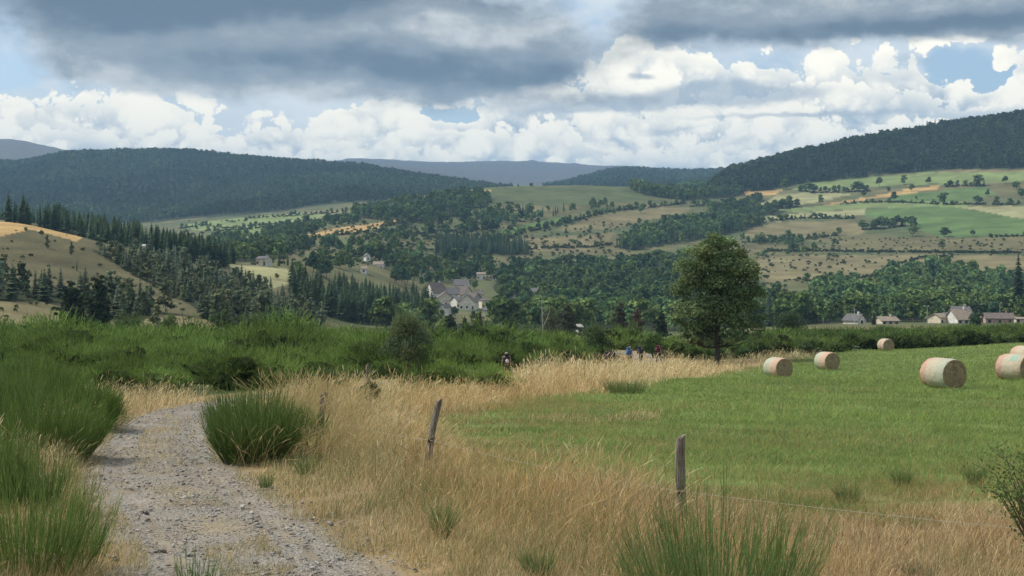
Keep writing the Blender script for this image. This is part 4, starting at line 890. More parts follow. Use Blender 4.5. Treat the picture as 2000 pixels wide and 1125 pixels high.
near_broom('broom_bush', -30, 29, 1.8, 1.5, 1000, 9, 'tall dark broom at the left frame edge', w=.0044, nb=7, bl=.4, base=(0.115,0.175,0.055))
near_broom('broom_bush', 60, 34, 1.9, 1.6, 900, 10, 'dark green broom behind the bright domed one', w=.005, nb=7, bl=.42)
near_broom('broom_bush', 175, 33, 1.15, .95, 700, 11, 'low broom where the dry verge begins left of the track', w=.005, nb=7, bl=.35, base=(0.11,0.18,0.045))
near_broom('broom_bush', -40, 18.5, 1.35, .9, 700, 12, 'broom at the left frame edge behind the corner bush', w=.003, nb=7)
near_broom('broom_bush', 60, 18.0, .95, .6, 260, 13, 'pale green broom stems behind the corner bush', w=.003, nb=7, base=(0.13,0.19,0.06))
def in_thicket(x, y):
    td = trackdist(x, y); px = 1000+F*x/y; n = fbm(x/6, y/6, 91, 3)
    a = (td < -3.3-.9*n) & (y > 35) & (px < 1260) & (y < 150)
    a |= (px > 1180) & (px < 1500) & (y > 119) & (y < 175) & (np.abs(td) > 2.6) & (fielddist(x, y) < -2.5)
    a |= (px < 260) & (y > 33) & (td < -4.0)
    a |= (px > 560) & (px < 985) & (y > 50) & (y < 82) & (td > 1.9) & (td < 6.5+1.5*n)
    b = (px >= 1400) & (fielddist(x, y) < -0.9) & (y > 126) & (y < 205) & (trackdist(x, y) > -60)
    return a | b
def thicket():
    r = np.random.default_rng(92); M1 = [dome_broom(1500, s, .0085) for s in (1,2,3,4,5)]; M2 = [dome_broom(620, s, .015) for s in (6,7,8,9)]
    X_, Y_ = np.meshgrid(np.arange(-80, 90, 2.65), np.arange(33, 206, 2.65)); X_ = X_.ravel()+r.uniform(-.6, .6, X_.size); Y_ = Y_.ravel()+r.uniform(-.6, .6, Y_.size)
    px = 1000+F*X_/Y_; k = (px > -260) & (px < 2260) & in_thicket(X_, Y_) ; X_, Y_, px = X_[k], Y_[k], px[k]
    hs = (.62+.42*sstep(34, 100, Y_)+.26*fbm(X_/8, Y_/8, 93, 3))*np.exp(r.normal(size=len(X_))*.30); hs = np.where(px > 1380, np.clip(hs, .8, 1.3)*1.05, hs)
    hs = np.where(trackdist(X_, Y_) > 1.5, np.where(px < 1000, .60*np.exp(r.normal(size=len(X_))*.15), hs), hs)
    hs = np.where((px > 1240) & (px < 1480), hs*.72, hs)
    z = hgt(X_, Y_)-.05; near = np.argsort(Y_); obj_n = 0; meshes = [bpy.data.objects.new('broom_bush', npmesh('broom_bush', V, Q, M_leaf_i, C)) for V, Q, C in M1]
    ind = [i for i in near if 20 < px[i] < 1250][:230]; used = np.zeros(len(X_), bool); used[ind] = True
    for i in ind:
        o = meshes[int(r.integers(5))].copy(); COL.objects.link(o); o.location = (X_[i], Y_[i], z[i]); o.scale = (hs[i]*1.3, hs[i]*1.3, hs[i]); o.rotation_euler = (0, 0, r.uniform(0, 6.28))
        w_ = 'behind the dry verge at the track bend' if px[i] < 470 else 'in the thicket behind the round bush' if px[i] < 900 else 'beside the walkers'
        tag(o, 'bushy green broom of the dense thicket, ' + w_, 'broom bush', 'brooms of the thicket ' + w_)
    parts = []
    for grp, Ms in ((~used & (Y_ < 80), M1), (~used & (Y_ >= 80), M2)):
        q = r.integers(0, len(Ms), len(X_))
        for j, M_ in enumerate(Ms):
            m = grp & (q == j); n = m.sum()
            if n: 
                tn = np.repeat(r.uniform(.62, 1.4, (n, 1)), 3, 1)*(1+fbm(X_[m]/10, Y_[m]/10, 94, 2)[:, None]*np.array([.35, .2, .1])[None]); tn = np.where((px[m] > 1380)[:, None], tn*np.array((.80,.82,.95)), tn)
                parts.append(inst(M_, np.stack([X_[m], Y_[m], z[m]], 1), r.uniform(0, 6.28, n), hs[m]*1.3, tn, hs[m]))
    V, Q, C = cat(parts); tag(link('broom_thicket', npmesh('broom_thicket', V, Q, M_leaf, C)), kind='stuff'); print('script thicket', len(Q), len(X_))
thicket()

# ------------------------------------------------------------ shrubs and single trees near by
def leafy(n, lobes, size, base, r, **k): return lobed(lobes, n, size, base, r, **k)
def shrub(name, px, py, d, wpx, hpx, n, size, base, label, catg='bush', seed=1, shape='round', spikes=0, group=None):
    r = np.random.default_rng(seed); sc = d/F; W_, H = wpx*sc/2*(1.22 if catg == 'bush' else 1), hpx*sc*(1.06 if catg == 'bush' else 1); x = pxd(px, d); z = min(float(hgt(x, d)), CAMZ-(py-562.5)/F*d+.3)
    L = []
    for i in range(22):
        t = r.random(); zz = (.06+.74*t)*H; e = math.sqrt(max(.1, 1-((t-.35)/.72)**2)); a = r.uniform(0, 6.28); q = r.uniform(.2, 1)*W_*.66*e
        L.append((q*math.cos(a), q*math.sin(a), zz, r.uniform(.24, .38)*min(W_, H)*(.7+.5*e)))
    L.append((0, 0, H*.45, min(W_, H*.5)*.75)); L.append((0, 0, H*.2, min(W_*.9, H*.3)))
    base = tuple(1.35*c for c in base); V, Q, C = leafy(n, L, size, base, r, flat=.95, upb=.3, inner=.22); parts = [(V, Q, C)]
    if spikes:
        i = r.integers(0, len(L), spikes); LL = np.array(L); dd = unit(r.normal(size=(spikes, 3))*[.8, .8, .3]+[0, 0, .9]); P = LL[i, :3]+dd*LL[i, 3:4]*.8
        D = unit(dd*.4+[0, 0, 1]); Cc = np.asarray(base)*r.uniform(.9, 1.5, (spikes, 1)); parts.append(strips(P, D, H*.16*r.uniform(.5, 1.2, spikes), np.zeros((spikes, 3)), np.full(spikes, size*.55), (1, .8, .2), (0, .5, 1.0), Cc, Cc, r))
    e = tag(empty(name, (x, d, z)), label, catg, group)
    V, Q, C = cat(parts); link('crown', npmesh('crown', V, Q, M_leaf, C), e)
    tp = []
    for k in range(5):
        a = r.uniform(0, 6.28); tp.append(tube([(0,0,-.1),(math.cos(a)*W_*.2, math.sin(a)*W_*.2, H*.3),(math.cos(a)*W_*.45, math.sin(a)*W_*.45, H*.62)], [.05*H/3,.035*H/3,.012], 5))
    tv = cat([(v, f, np.repeat(BARKC[None], len(v), 0)) for v, f in tp]); link('stem', npmesh('stem', tv[0], tv[1], M_bark), e); return e
GG = (0.070,0.095,0.048)
shrub('round_bush', 800, 736, 76, 110, 128, 15000, .040, (0.115,0.145,0.075), 'large rounded dark willow bush standing alone in the broom thicket', seed=3, spikes=500)
shrub('round_bush', 503, 690, 112, 78, 84, 6000, .055, (0.085,0.125,0.060), 'pale grey green bush above the thicket, left of the large rounded one', seed=4, spikes=250)
shrub('round_bush', 1160, 700, 118, 66, 76, 5000, .055, (0.075,0.110,0.050), 'grey green bush behind the walkers, left of the ash', seed=5, spikes=200)
shrub('round_bush', 1275, 694, 124, 56, 46, 3500, .055, (0.075,0.125,0.045), 'low green bush just left of the ash', seed=6, spikes=100)
shrub('round_bush', 1540, 672, 196, 80, 60, 5000, .085, (0.060,0.088,0.044), 'rounded grey green bush right of the ash, behind the hedge', seed=7, spikes=150)
shrub('round_bush', 1440, 700, 150, 50, 46, 3000, .07, (0.060,0.11,0.038), 'low bush at the foot of the ash on its right', seed=17)
shrub('bramble', 640, 808, 43, 120, 74, 7000, .026, (0.070,0.105,0.042), 'bramble rising behind the short leaning post right of the track', 'bramble', 8, spikes=200)
shrub('bramble', 722, 805, 40, 56, 66, 4000, .024, (0.055,0.080,0.036), 'dark bramble just below the thin far post', 'bramble', 9, spikes=80)
shrub('bramble', 915, 775, 66, 120, 46, 7000, .034, (0.078,0.140,0.042), 'bright green bramble in front of the first walker', 'bramble', 10, spikes=200)
shrub('bramble', 860, 765, 66, 60, 40, 2500, .034, (0.070,0.120,0.040), 'low bramble right of the large round bush', 'bramble', 11)
#shrub('bramble', 1215, 766, 57, 150, 24, 3500, .026, (0.140,0.150,0.075), 'low dark bramble in the lower edge of the golden strip', 'bramble', 12)
shrub('bramble', 1040, 745, 80, 60, 30, 2500, .034, (0.065,0.115,0.038), 'low bramble right of the first walker', 'bramble', 13)
shrub('leafy_bush', 290, 668, 150, 120, 42, 5000, .075, (0.085,0.125,0.055), 'pale leafy bushes in front of the tan pasture at left', seed=14, spikes=120)
shrub('leafy_bush', 330, 655, 170, 44, 74, 3000, .085, (0.085,0.120,0.050), 'tall pale leafy bush left of the grey green bush', seed=15, spikes=100)
shrub('leafy_bush', 88, 660, 140, 60, 30, 2500, .07, (0.080,0.140,0.045), 'low bright bush in front of the far left pasture', seed=16, spikes=60)
shrub('leafy_bush', 1905, 636, 420, 34, 26, 1500, .20, (0.055,0.088,0.040), 'round bush in front of the large tan roofed house', seed=18)

def conifer_near(name, px, py, d, wpx, hpx, label, base=(0.036,0.052,0.030), seed=1, kind='pine', bark=(0.12,0.095,0.08), catg=None):
    base = tuple(1.35*c for c in base); r = np.random.default_rng(seed); sc = d/F; H = hpx*sc; x = pxd(px, d); z = float(hgt(x, d)); w = wpx/2/hpx
    if kind == 'spruce': pr = conifer_proto(34, 12, seed, base, w*1.05, False, .30, .03, .22, .45)
    else:
        L = []
        for i in range(30):
            t = i/30; zz = .10+.84*t+r.uniform(-.02, .02); e = min(1, (1-t)*1.6)**.7*w*.85+.02; a = r.uniform(0, 6.28); q = r.uniform(.35, 1)*e; L.append((q*math.cos(a), q*math.sin(a), zz, r.uniform(.045, .085)*(1.2-.5*t)))
            if i % 3 == 0: L.append((0, 0, zz, e*.55))
        pr = lobed(L, 6500, .022, base, r, .7, .35, .32, .45)
    e = tag(empty(name, (x, d, z)), label, catg or name.replace('_', ' '))
    link('crown', npmesh('crown', pr[0]*H, pr[1], M_leaf, pr[2]), e); tv, tf = tube(np.array([(0,0,-.03),(.004,0,.3),(0,.003,.65),(0,0,.97)])*H, np.array([.022,.017,.010,.003])*H, 7)
    link('trunk', npmesh('trunk', tv, tf, plain('conifer_bark', bark, .9, .3, 4), smooth=True), e); return e
conifer_near('pine_tree', 140, 656, 236, 100, 108, 'left one of the two large dark conifers in front of the pasture', (0.044,0.062,0.038), 1)
conifer_near('pine_tree', 192, 656, 232, 92, 120, 'right one of the two large dark conifers in front of the pasture', (0.042,0.060,0.037), 2)
conifer_near('pine_tree', 936, 645, 330, 40, 56, 'brownish pine in front of the narrow pale house', (0.095,0.088,0.060), 3)
conifer_near('pine_tree', 880, 646, 340, 56, 50, 'dark pine in front of the left village houses', (0.045,0.058,0.038), 4)
conifer_near('pine_tree', 908, 648, 335, 30, 42, 'low pine between the dark pine and the brownish pine', (0.050,0.060,0.038), 14)
conifer_near('spruce_tree', 836, 640, 540, 42, 82, 'dark pointed spruce left of the village houses', (0.026,0.038,0.026), 5, 'spruce')
conifer_near('pine_tree', 1000, 650, 320, 44, 42, 'green pine right of the brownish pine', (0.058,0.085,0.042), 6)
conifer_near('pine_tree', 1212, 662, 300, 46, 74, 'brownish pine behind the bush left of the ash', (0.095,0.092,0.062), 7)
conifer_near('pine_tree', 1245, 662, 296, 44, 64, 'reddish brown pine nearest the ash on its left', (0.115,0.092,0.064), 8)
conifer_near('pine_tree', 1110, 660, 300, 60, 74, 'brown green pine right of the bare birch', (0.088,0.095,0.060), 9)
conifer_near('pine_tree', 1292, 660, 300, 44, 60, 'dark pine half behind the ash', (0.045,0.062,0.038), 10)
conifer_near('spruce_tree', 1989, 632, 600, 60, 130, 'tall dark spruce at the right frame edge above the houses', (0.030,0.045,0.028), 11, 'spruce')
conifer_near('spruce_tree', 1907, 632, 520, 24, 44, 'dark garden spruce right of the large tan roof', (0.032,0.048,0.030), 12, 'spruce')
conifer_near('spruce_tree', 1707, 634, 500, 20, 26, 'small dark garden spruce left of the low tan roof', (0.036,0.052,0.032), 13, 'spruce')

def branch_tree(segs_rng, H, levels=4, n0=9, spread=.6, trunk_r=.2, crown0=.14):
    """trunk with limbs; returns tubes and tip points"""
    r = segs_rng; tubes = []; tips = []
    def grow(p, d, L, rad, lv):
        pts = [p]; q = p.copy(); dd = d.copy(); k = 4
        for i in range(k): dd = unit(dd+r.normal(size=3)*.13+[0, 0, .10]); q = q+dd*L/k; pts.append(q)
        tubes.append(tube(np.array(pts), np.linspace(rad, rad*.45, k+1), 6 if lv == levels else 4))
        if lv == 0: tips.append(q); return
        for c in range(4 if lv > 1 else 3):
            t = r.uniform(.35, 1); b = pts[min(k, 1+int(t*k))-0] if t < 1 else q; nd = unit(dd*.75+r.normal(size=3)*spread); grow(b, nd, L*r.uniform(.5, .72), rad*.48, lv-1)
    return tubes, tips, grow
def ash():
    px, d, H = 1401, 115.0, 10.75; x = pxd(px, d); z = float(hgt(x, d)); s = d/F
    e = tag(empty('ash_tree', (x, d, z)), 'tall solitary ash with a dense rounded crown at the far edge of the meadow', 'ash tree')
    r = np.random.default_rng(11); cy = 695
    LB = [(1400,478,34),(1372,486,24),(1430,488,26),(1360,515,34),(1400,515,40),(1440,522,36),(1350,550,34),(1398,560,46),(1448,556,36),(1464,545,18),(1472,520,12),(1338,590,30),(1380,600,46),(1430,600,46),(1466,588,26),(1484,552,9),
          (1325,612,20),(1340,632,34),(1385,640,42),(1430,640,38),(1462,625,30),(1482,610,14),(1336,644,16),(1352,648,16),(1380,652,14),(1420,648,16),(1445,644,16),(1478,640,12),(1318,585,14),(1345,520,30),(1458,508,28),(1474,565,26),(1328,558,26),(1345,500,12),(1418,466,22),(1384,466,22),(1360,654,20),(1425,654,20),(1388,660,16),(1450,650,18),(1340,650,16),(1362,482,28),(1440,484,28),(1348,508,28),(1455,522,30),(1400,458,20)]
    L = []
    for (u, v_, q) in LB:
        for k in range(3):
            L.append(((u-1401+r.normal()*q*.3)*s, r.uniform(-.62, .62)*math.sqrt(max(.08, 1-((u-1401)/100)**2))*80*s, (cy-v_+r.normal()*q*.2)*s, q*s*r.uniform(.55, .90)))
    for (u, v_, q) in ((1400,535,58),(1385,590,60),(1420,585,62),(1400,610,52),(1400,500,46)): L.append(((u-1401)*s, 0, (cy-v_)*s, q*s))
    parts = []
    V, Q, C = lobed(L, 36000, .084, (0.175,0.24,0.115), r, .85, .25, .30, .30); k = np.repeat(r.random(len(Q)) > 0.0, 4); parts.append((V, Q, C))
    V, Q, C = cat(parts); link('crown', npmesh('crown', V, Q, M_leaf, C), e)
    tb = [tube(np.array([(0,0,-.3),(0,0,.0),(.03,0,.9),(-.02,.02,2.2),(.05,0,4.0),(.1,.05,6.0),(0,0,8.5)]), [.38,.27,.22,.20,.15,.09,.03], 9)]
    LL = np.array(L)
    for i in range(0, len(L), 2):
        t = LL[i, :3]; h0 = max(1.3, t[2]*.55); b = np.array([.02, 0, h0]); mid = b*.5+t*.5+[0, 0, -.15]; tb.append(tube(np.array([b, mid, t]), [.065, .04, .012], 4))
    tv = cat([(v, f, np.repeat(BARKC[None], len(v), 0)) for v, f in tb]); link('trunk', npmesh('trunk', tv[0], tv[1], plain('ash_bark', (0.075,0.068,0.055), .9, .35, 5, .5, .02), smooth=True), e)
ash()
def birch():
    x, d = pxd(1059, 215), 215.0; s = d/F; e = tag(empty('bare_birch', (x, d, float(hgt(x, d)))), 'thin dead white birch with a forked bare trunk in front of the village', 'birch'); H = 98*s
    tb = [tube(np.array([(0,0,-.2),(.05,0,H*.35),(-.05,0,H*.7),(-.1,0,H)]), [.075,.06,.04,.012], 6), tube(np.array([(.05,0,H*.30),(.65,0,H*.48),(1.1,.1,H*.62),(1.2,0,H*.74)]), [.045,.035,.025,.008], 5)]
    r = np.random.default_rng(4)
    for k in range(14):
        h = r.uniform(.4, .95)*H; a = r.uniform(0, 6.28); L = r.uniform(.5, 1.3); tb.append(tube(np.array([(0,0,h),(math.cos(a)*L*.5,math.sin(a)*.3,h+L*.4),(math.cos(a)*L,math.sin(a)*.5,h+L*.7)]), [.02,.014,.006], 4))
    tv = cat([(v, f, np.repeat(BARKC[None], len(v), 0)) for v, f in tb]); link('trunk', npmesh('trunk', tv[0], tv[1], plain('birch_bark', (0.46,0.45,0.41), .8, .2, 8)), e)
    shrub('birch_tree', 1075, 662, 225, 58, 84, 1600, .10, (0.085,0.088,0.055), 'sparse brownish birch crown behind the bare birch', 'birch', 21)
birch()
def rose():
    """leafy shrub at the right edge"""
    r = np.random.default_rng(31); d = 12.2; x = pxd(2050, d); z = float(hgt(x, d)); e = tag(empty('wild_rose', (x, d, z)), 'leafy green wild rose shrub at the right frame edge', 'shrub'); tb = []; lp = []
    for k in range(60):
        a = r.uniform(0, 6.28); L = r.uniform(.8, 1.35); o = np.array([math.cos(a), math.sin(a), 0])*r.uniform(.2, .62); P = np.array([(0,0,-.05), o*.35+[0, 0, L*.5], o*.8+[0, 0, L*.92], o*1.15+[0, 0, L*1.0]]); tb.append(tube(P, [.008,.006,.004,.002], 4))
        for q in range(70):
            t = r.uniform(.15, 1)*3; i = min(2, int(t)); f = t-i; lp.append(P[i]*(1-f)+P[i+1]*f+r.normal(size=3)*.055)
    lp = np.array(lp); n = len(lp); V, Q = cards(lp, unit(r.normal(size=(n, 3))+[0, 0, .6]), np.full(n, .010)*r.uniform(.7, 1.3, n), np.full(n, .018), r); C = np.array((0.115,0.180,0.058))*r.uniform(.7, 1.35, (n, 1))
    link('leaves', npmesh('leaves', V, Q, M_leaf, np.repeat(C, 4, 0)), e); tv = cat([(v, f, np.repeat(BARKC[None], len(v), 0)) for v, f in tb]); link('stem', npmesh('stem', tv[0], tv[1], M_bark), e)
rose()
def deadwood():
    r = np.random.default_rng(12); x, y, z = P3(pxd(1640, 143), 143); tb = []
    for k in range(46):
        a = r.uniform(-.4, .4)+(0 if r.random() < .7 else 3.14); L = r.uniform(1.0, 2.6); c = np.array([r.normal()*.7, r.normal()*.5, r.uniform(0, .55)]); dv = np.array([math.cos(a), math.sin(a)*.5, r.uniform(-.1, .28)])*L/2; rad = r.uniform(.02, .06); tb.append(tube(np.array([c-dv, c+r.normal(size=3)*.07, c+dv]), [rad, rad*.8, rad*.3], 5))
    tv = cat([(v, f, np.repeat(BARKC[None], len(v), 0)) for v, f in tb]); tag(link('brushwood_pile', npmesh('brushwood_pile', tv[0], tv[1], plain('dead_wood', (0.40,0.35,0.28), .85, .3, 3)), loc=(x, y, z)), 'pile of pale dead branches between two bales at the meadow edge', 'brushwood')
deadwood()

# ------------------------------------------------------------ hay bales
def bale_mats():
    out = {}
    m, nt = new_mat('straw_end'); oc = coords(nt); sp = nt.nodes.new('ShaderNodeSeparateXYZ'); nt.links.new(oc, sp.inputs[0]); yy, zz = E(sp.outputs[1]), E(sp.outputs[2])
    rad = E.op('SQRT', yy*yy+(zz-0.65)*(zz-0.65)); ang = E.op('ARCTAN2', zz-0.65, yy); ph = rad*62.0+ang+e_noise(oc, 6, 4)*9.0; ring = E.op('SINE', ph)
    fine = e_noise(oc, 38, 6, .75); f = ring*0.10+fine.ss(.3, .7)*0.9+0.45
    cc = e_mix(e_noise(oc, 5, 5).ss(.35, .65), (0.36,0.265,0.175), (0.50,0.40,0.275)); c = scale_col(nt, cc, f); finish(nt, pbr(nt, c, .95, bump(nt, fine+ring*.3, .9, .03), .1)); out['end'] = m
    m, nt = new_mat('net_wrap'); oc = coords(nt); fine = e_noise(oc, 45, 5, .75); f = fine.ss(.25, .75)*.75+.55
    c = scale_col(nt, attr(nt), f); c = e_mix((e_noise(oc, 34, 6, .75).ss(.42, .62))*.42+.08, c, (0.40,0.335,0.235)); finish(nt, pbr(nt, c, .75, bump(nt, fine, .8, .02), .25)); out['net'] = m
    return out
BM = bale_mats()
PINK=(0.58,0.34,0.28); CREAM=(0.54,0.49,0.38); GREN=(0.44,0.49,0.39); SALM=(0.60,0.40,0.31); BEIGE=(0.52,0.44,0.33); TURQ=(0.26,0.50,0.43)
def bale(px, d, yaw, bands, L, label, seed, fz=0.0, R_=.65, spot=None):
    """axis along local x; the +x end faces the camera side"""
    r = np.random.default_rng(seed); x = pxd(px, d); z = float(hgt(x, d))-.04+fz
    yaw -= math.atan((px-1000)/F)*1.0; e = tag(empty('hay_bale', (x, d, z), yaw), label, 'hay bale', 'round hay bales on the meadow')
    na, nx = 72, 26; th = np.linspace(0, 2*math.pi, na, endpoint=False); u = np.linspace(-1, 1, nx)
    ta, tu = np.meshgrid(th, u); bulge = 1-.07*np.abs(tu)**7; rr = R_*bulge+.012*fbm(ta*5, tu*7+seed, seed, 3)+.008*r.normal(size=ta.shape); fl = np.where(np.sin(ta) < -.8, .965, 1.0)
    V = np.stack([tu*L/2, rr*np.cos(ta), rr*np.sin(ta)*fl+R_*.985], 2).reshape(-1, 3)
    i = np.arange(nx-1)[:, None]; j = np.arange(na)[None]; j2 = (j+1) % na; Q = np.stack([i*na+j, (i+1)*na+j, (i+1)*na+j2, i*na+j2], 2).reshape(-1, 4)
    C = np.zeros((len(V), 3)); t = (tu.ravel()+1)/2+.025*fbm(ta.ravel()*4, tu.ravel()*3, seed+3, 3); C[:] = bands[-1][1]
    for lim, col in reversed(bands): C[t < lim] = col
    if spot is not None:
        m = (np.abs(t-spot[0]) < .12*(1+fbm(ta.ravel()*6, tu.ravel()*6, 9, 3))) & (np.abs(((ta.ravel()-spot[1]+math.pi) % (2*math.pi))-math.pi) < .30); C[m] = TURQ
    C = C*(1+.10*fbm(ta.ravel()*14, tu.ravel()*16, seed+5, 2))[:, None]
    link('net_wrap', npmesh('net_wrap', V, Q, BM['net'], C, smooth=True), e)
    for sg in (-1, 1):
        nr_ = 14; q = np.linspace(0, 1, nr_); tq, qq = np.meshgrid(th, q); re = qq*R_*.945; xx = sg*(L/2+.035*(1-qq**4)+.010*r.normal(size=qq.shape)*(qq > .05)*(qq < .98)-.012)
        V = np.stack([xx, re*np.cos(tq), re*np.sin(tq)*np.where(np.sin(tq) < -.8, .97, 1)+R_*.985], 2).reshape(-1, 3); i = np.arange(nr_-1)[:, None]
        Q = np.stack([i*na+j, (i+1)*na+j, (i+1)*na+j2, i*na+j2], 2).reshape(-1, 4); Q = Q if sg > 0 else Q[:, ::-1]
        # loose straws standing out of the end and the rim
        n = 900; a = r.uniform(0, 6.28, n); p = np.sqrt(r.random(n))*R_*.95; P = np.stack([np.full(n, sg*(L/2+.01)), p*np.cos(a), p*np.sin(a)+R_], 1); D = unit(np.stack([sg*r.uniform(.1, .5, n), -np.sin(a)+r.normal(size=n)*.4, np.cos(a)+r.normal(size=n)*.4], 1))
        Cc = np.array((0.36,0.28,0.17))*r.uniform(.6, 1.35, (n, 1)); sv, sq, scol = strips(P, D, r.uniform(.05, .13, n), np.zeros((n, 3)), np.full(n, .004), (1, .6), (0, 1.0), Cc, Cc, r)
        en = link('straw_end', npmesh('straw_end', V, Q, BM['end'], smooth=True), e); link('loose_straw', npmesh('loose_straw', sv, sq, M_grass, scol), en)
    return e
Y_ = R(-90)
bale(1842, 56.3, Y_+R(40), [(.24,PINK),(.66,CREAM),(1,GREN)], 1.42, 'nearest round bale, its net banded pink, cream and pale green', 1)
bale(1519, 83.5, Y_+R(36), [(.40,GREN),(.62,CREAM),(1,SALM)], 1.35, 'leftmost round bale, pale green and salmon net, nearest the ash', 2)
bale(1615, 95.5, Y_+R(34), [(.35,GREN),(.60,CREAM),(1,SALM)], 1.35, 'round bale in front of the brushwood pile, second from the left', 3)
bale(1730, 138, Y_+R(26), [(.45,BEIGE),(.7,PINK),(1,CREAM)], 1.35, 'farthest and smallest round bale, close to the hedge', 4)
bale(1985, 64.5, Y_+R(50), [(.26,PINK),(.70,CREAM),(1,BEIGE)], 1.45, 'round bale with a turquoise patch cut by the right frame edge', 5, spot=(.68, 2.3))
bale(2002, 85, Y_+R(40), [(.4,SALM),(.8,CREAM),(1,BEIGE)], 1.40, 'round bale half hidden behind the one with the turquoise patch', 6)

# ------------------------------------------------------------ fence
def wood_mat():
    m, nt = new_mat('weathered_wood'); oc = coords(nt); mp = nt.nodes.new('ShaderNodeMapping'); mp.inputs['Scale'].default_value = (1, 1, .08); nt.links.new(oc, mp.inputs[0])
    g = e_noise(mp.outputs[0], 60, 6, .7); g2 = e_noise(mp.outputs[0], 14, 4, .6); c = e_mix(g.ss(.35, .65), (0.085,0.072,0.058), (0.27,0.245,0.215)); c = e_mix(g2.ss(.5, .72), c, (0.36,0.31,0.27)); c = e_mix(e_noise(oc, 22, 4).ss(.62, .72)*.6, c, (0.20,0.20,0.12))
    finish(nt, pbr(nt, c, .9, bump(nt, g, .9, .006), .15)); return m
M_wood = wood_mat(); M_black = plain('black_plastic', (0.015,0.015,0.016), .5, .1, 20); M_wire = plain('pale_wire', (0.42,0.39,0.34), .5, .1, 20)
def post(px, d, toppx, toppy, rad, label, seed, insul=None, sq=1.0):
    """insul: frame row where the wire is held"""
    r = np.random.default_rng(seed); x = pxd(px, d); z = float(hgt(x, d)); tx = pxd(toppx, d)-x; H = CAMZ-(toppy-562.5)/F*d-z
    e = tag(empty('fence_post', (x, d, z)), label, 'fence post', 'wooden posts of the meadow fence')
    n = 20; k = 14; t = np.linspace(-.25, 1, n); a = np.arange(k)*2*math.pi/k; nse = 1+.13*vnoise(a[None]*1.1+seed, t[:, None]*3, seed)+.05*r.normal(size=(1, k)); rr = rad*nse*(1+.12*(1-t[:, None]))
    X_ = tx*t[:, None]+rr*np.cos(a)[None]+.012*np.sin(t[:, None]*5+seed); Yv = rr*sq*np.sin(a)[None]+0*t[:, None]; Zv = t[:, None]*H+0*a[None]; Zv[-1] += -.012+.03*np.cos(a)+.008*r.normal(size=k)
    V = np.stack([X_, Yv, Zv], 2).reshape(-1, 3); i = np.arange(n-1)[:, None]; j = np.arange(k)[None]; j2 = (j+1) % k; Q = np.stack([i*k+j, i*k+j2, (i+1)*k+j2, (i+1)*k+j], 2).reshape(-1, 4)
    c = len(V); V = np.vstack([V, [[tx+.005, 0, H+.004]]]); top = np.array([[(n-1)*k+q, (n-1)*k+(q+1) % k, c, c] for q in range(k)]); 
    me = bpy.data.meshes.new('shaft'); me.from_pydata([tuple(v) for v in V], [], [tuple(q) for q in Q]+[tuple(q[:3]) for q in top]); me.materials.append(M_wood); link('shaft', me, e)
    if insul:
        hz = CAMZ-(insul-562.5)/F*d-z; xc = tx*hz/H; pts = []
        P = [(xc-rad*.3, -rad-.005, hz), (xc-rad*.55, -rad-.035, hz), (xc-rad*.6, -rad-.055, hz)]; tb = [tube(np.array(P), [.022,.026,.020], 10), tube(np.array([(xc-rad*.6, -rad-.03, hz-.045),(xc-rad*.7, -rad-.05, hz),(xc-rad*.6, -rad-.03, hz+.045)]), [.012,.018,.012], 8)]
        tv = cat([(v, f, np.repeat(BARKC[None], len(v), 0)) for v, f in tb]); link('insulator', npmesh('insulator', tv[0], tv[1], M_black, smooth=True), e)
        return np.array([x+xc-rad*.6, d-rad-.05, z+hz])
    return np.array([x+tx*.7, d-rad, z+H*.7])
w1_ = post(1330, 16.6, 1330, 851, .056, 'upright grey post nearest the camera, behind the front broom bush', 1, 957)
w2_ = post(831, 22.7, 857, 781, .055, 'leaning split grey post in the tall dry grass at centre', 2, 858, .7)
w3_ = post(622, 27.5, 631, 768, .072, 'short leaning post sunk in dry grass, left of the split one', 3, 812, .7)
w4_ = post(718, 46.5, 717, 711, .05, 'slim post rising behind the dark bramble', 4)
w5_ = post(791, 58, 790, 731, .05, 'far post in front of the large round bush', 5)
w6_ = post(1061, 58.5, 1061, 745, .025, 'thin dark stake in the golden strip', 6)
w7_ = post(1110, 88, 1110, 697, .03, 'thin pale post behind the golden strip, left of its taller neighbour', 7)
w8_ = post(1165, 92, 1165, 688, .04, 'pale post behind the golden strip by the dark pair of walkers', 8)
w9_ = post(1297, 108, 1297, 684, .04, 'thin post behind the golden strip near the red walker', 9)
w0_ = post(2440, 13.4, 2445, 905, .056, 'post of the fence beyond the right frame edge', 10, 1070)
def wire(name, A, B, sag, label, rad=.0028, n=24):
    A = np.asarray(A); B = np.asarray(B); t = np.linspace(0, 1, n)[:, None]; P = A*(1-t)+B*t; P[:, 2] -= (4*sag*t*(1-t))[:, 0]; o = P[0].copy(); V, Q = tube(P-o, np.full(n, rad), 5); tag(link(name, npmesh(name, V, Q, M_wire, smooth=True), loc=o), label, 'fence wire', 'wires of the meadow fence')
wire('fence_wire', w2_, w1_, .05, 'pale wire from the leaning split post to the upright post', .0026)
wire('fence_wire', w1_, w0_, .03, 'pale wire running from the upright post to the right edge', .0028)
wire('fence_wire', w3_, w2_, .06, 'pale wire between the two leaning posts', .004)
wire('fence_wire', w4_, w3_, .08, 'thin wire from the bramble post back to the short leaning post', .004)
wire('fence_wire', w1_+[0, 0, -.55], w0_+[0, 0, -.38], .06, 'lower wire sagging near the ground at bottom right', .0028)

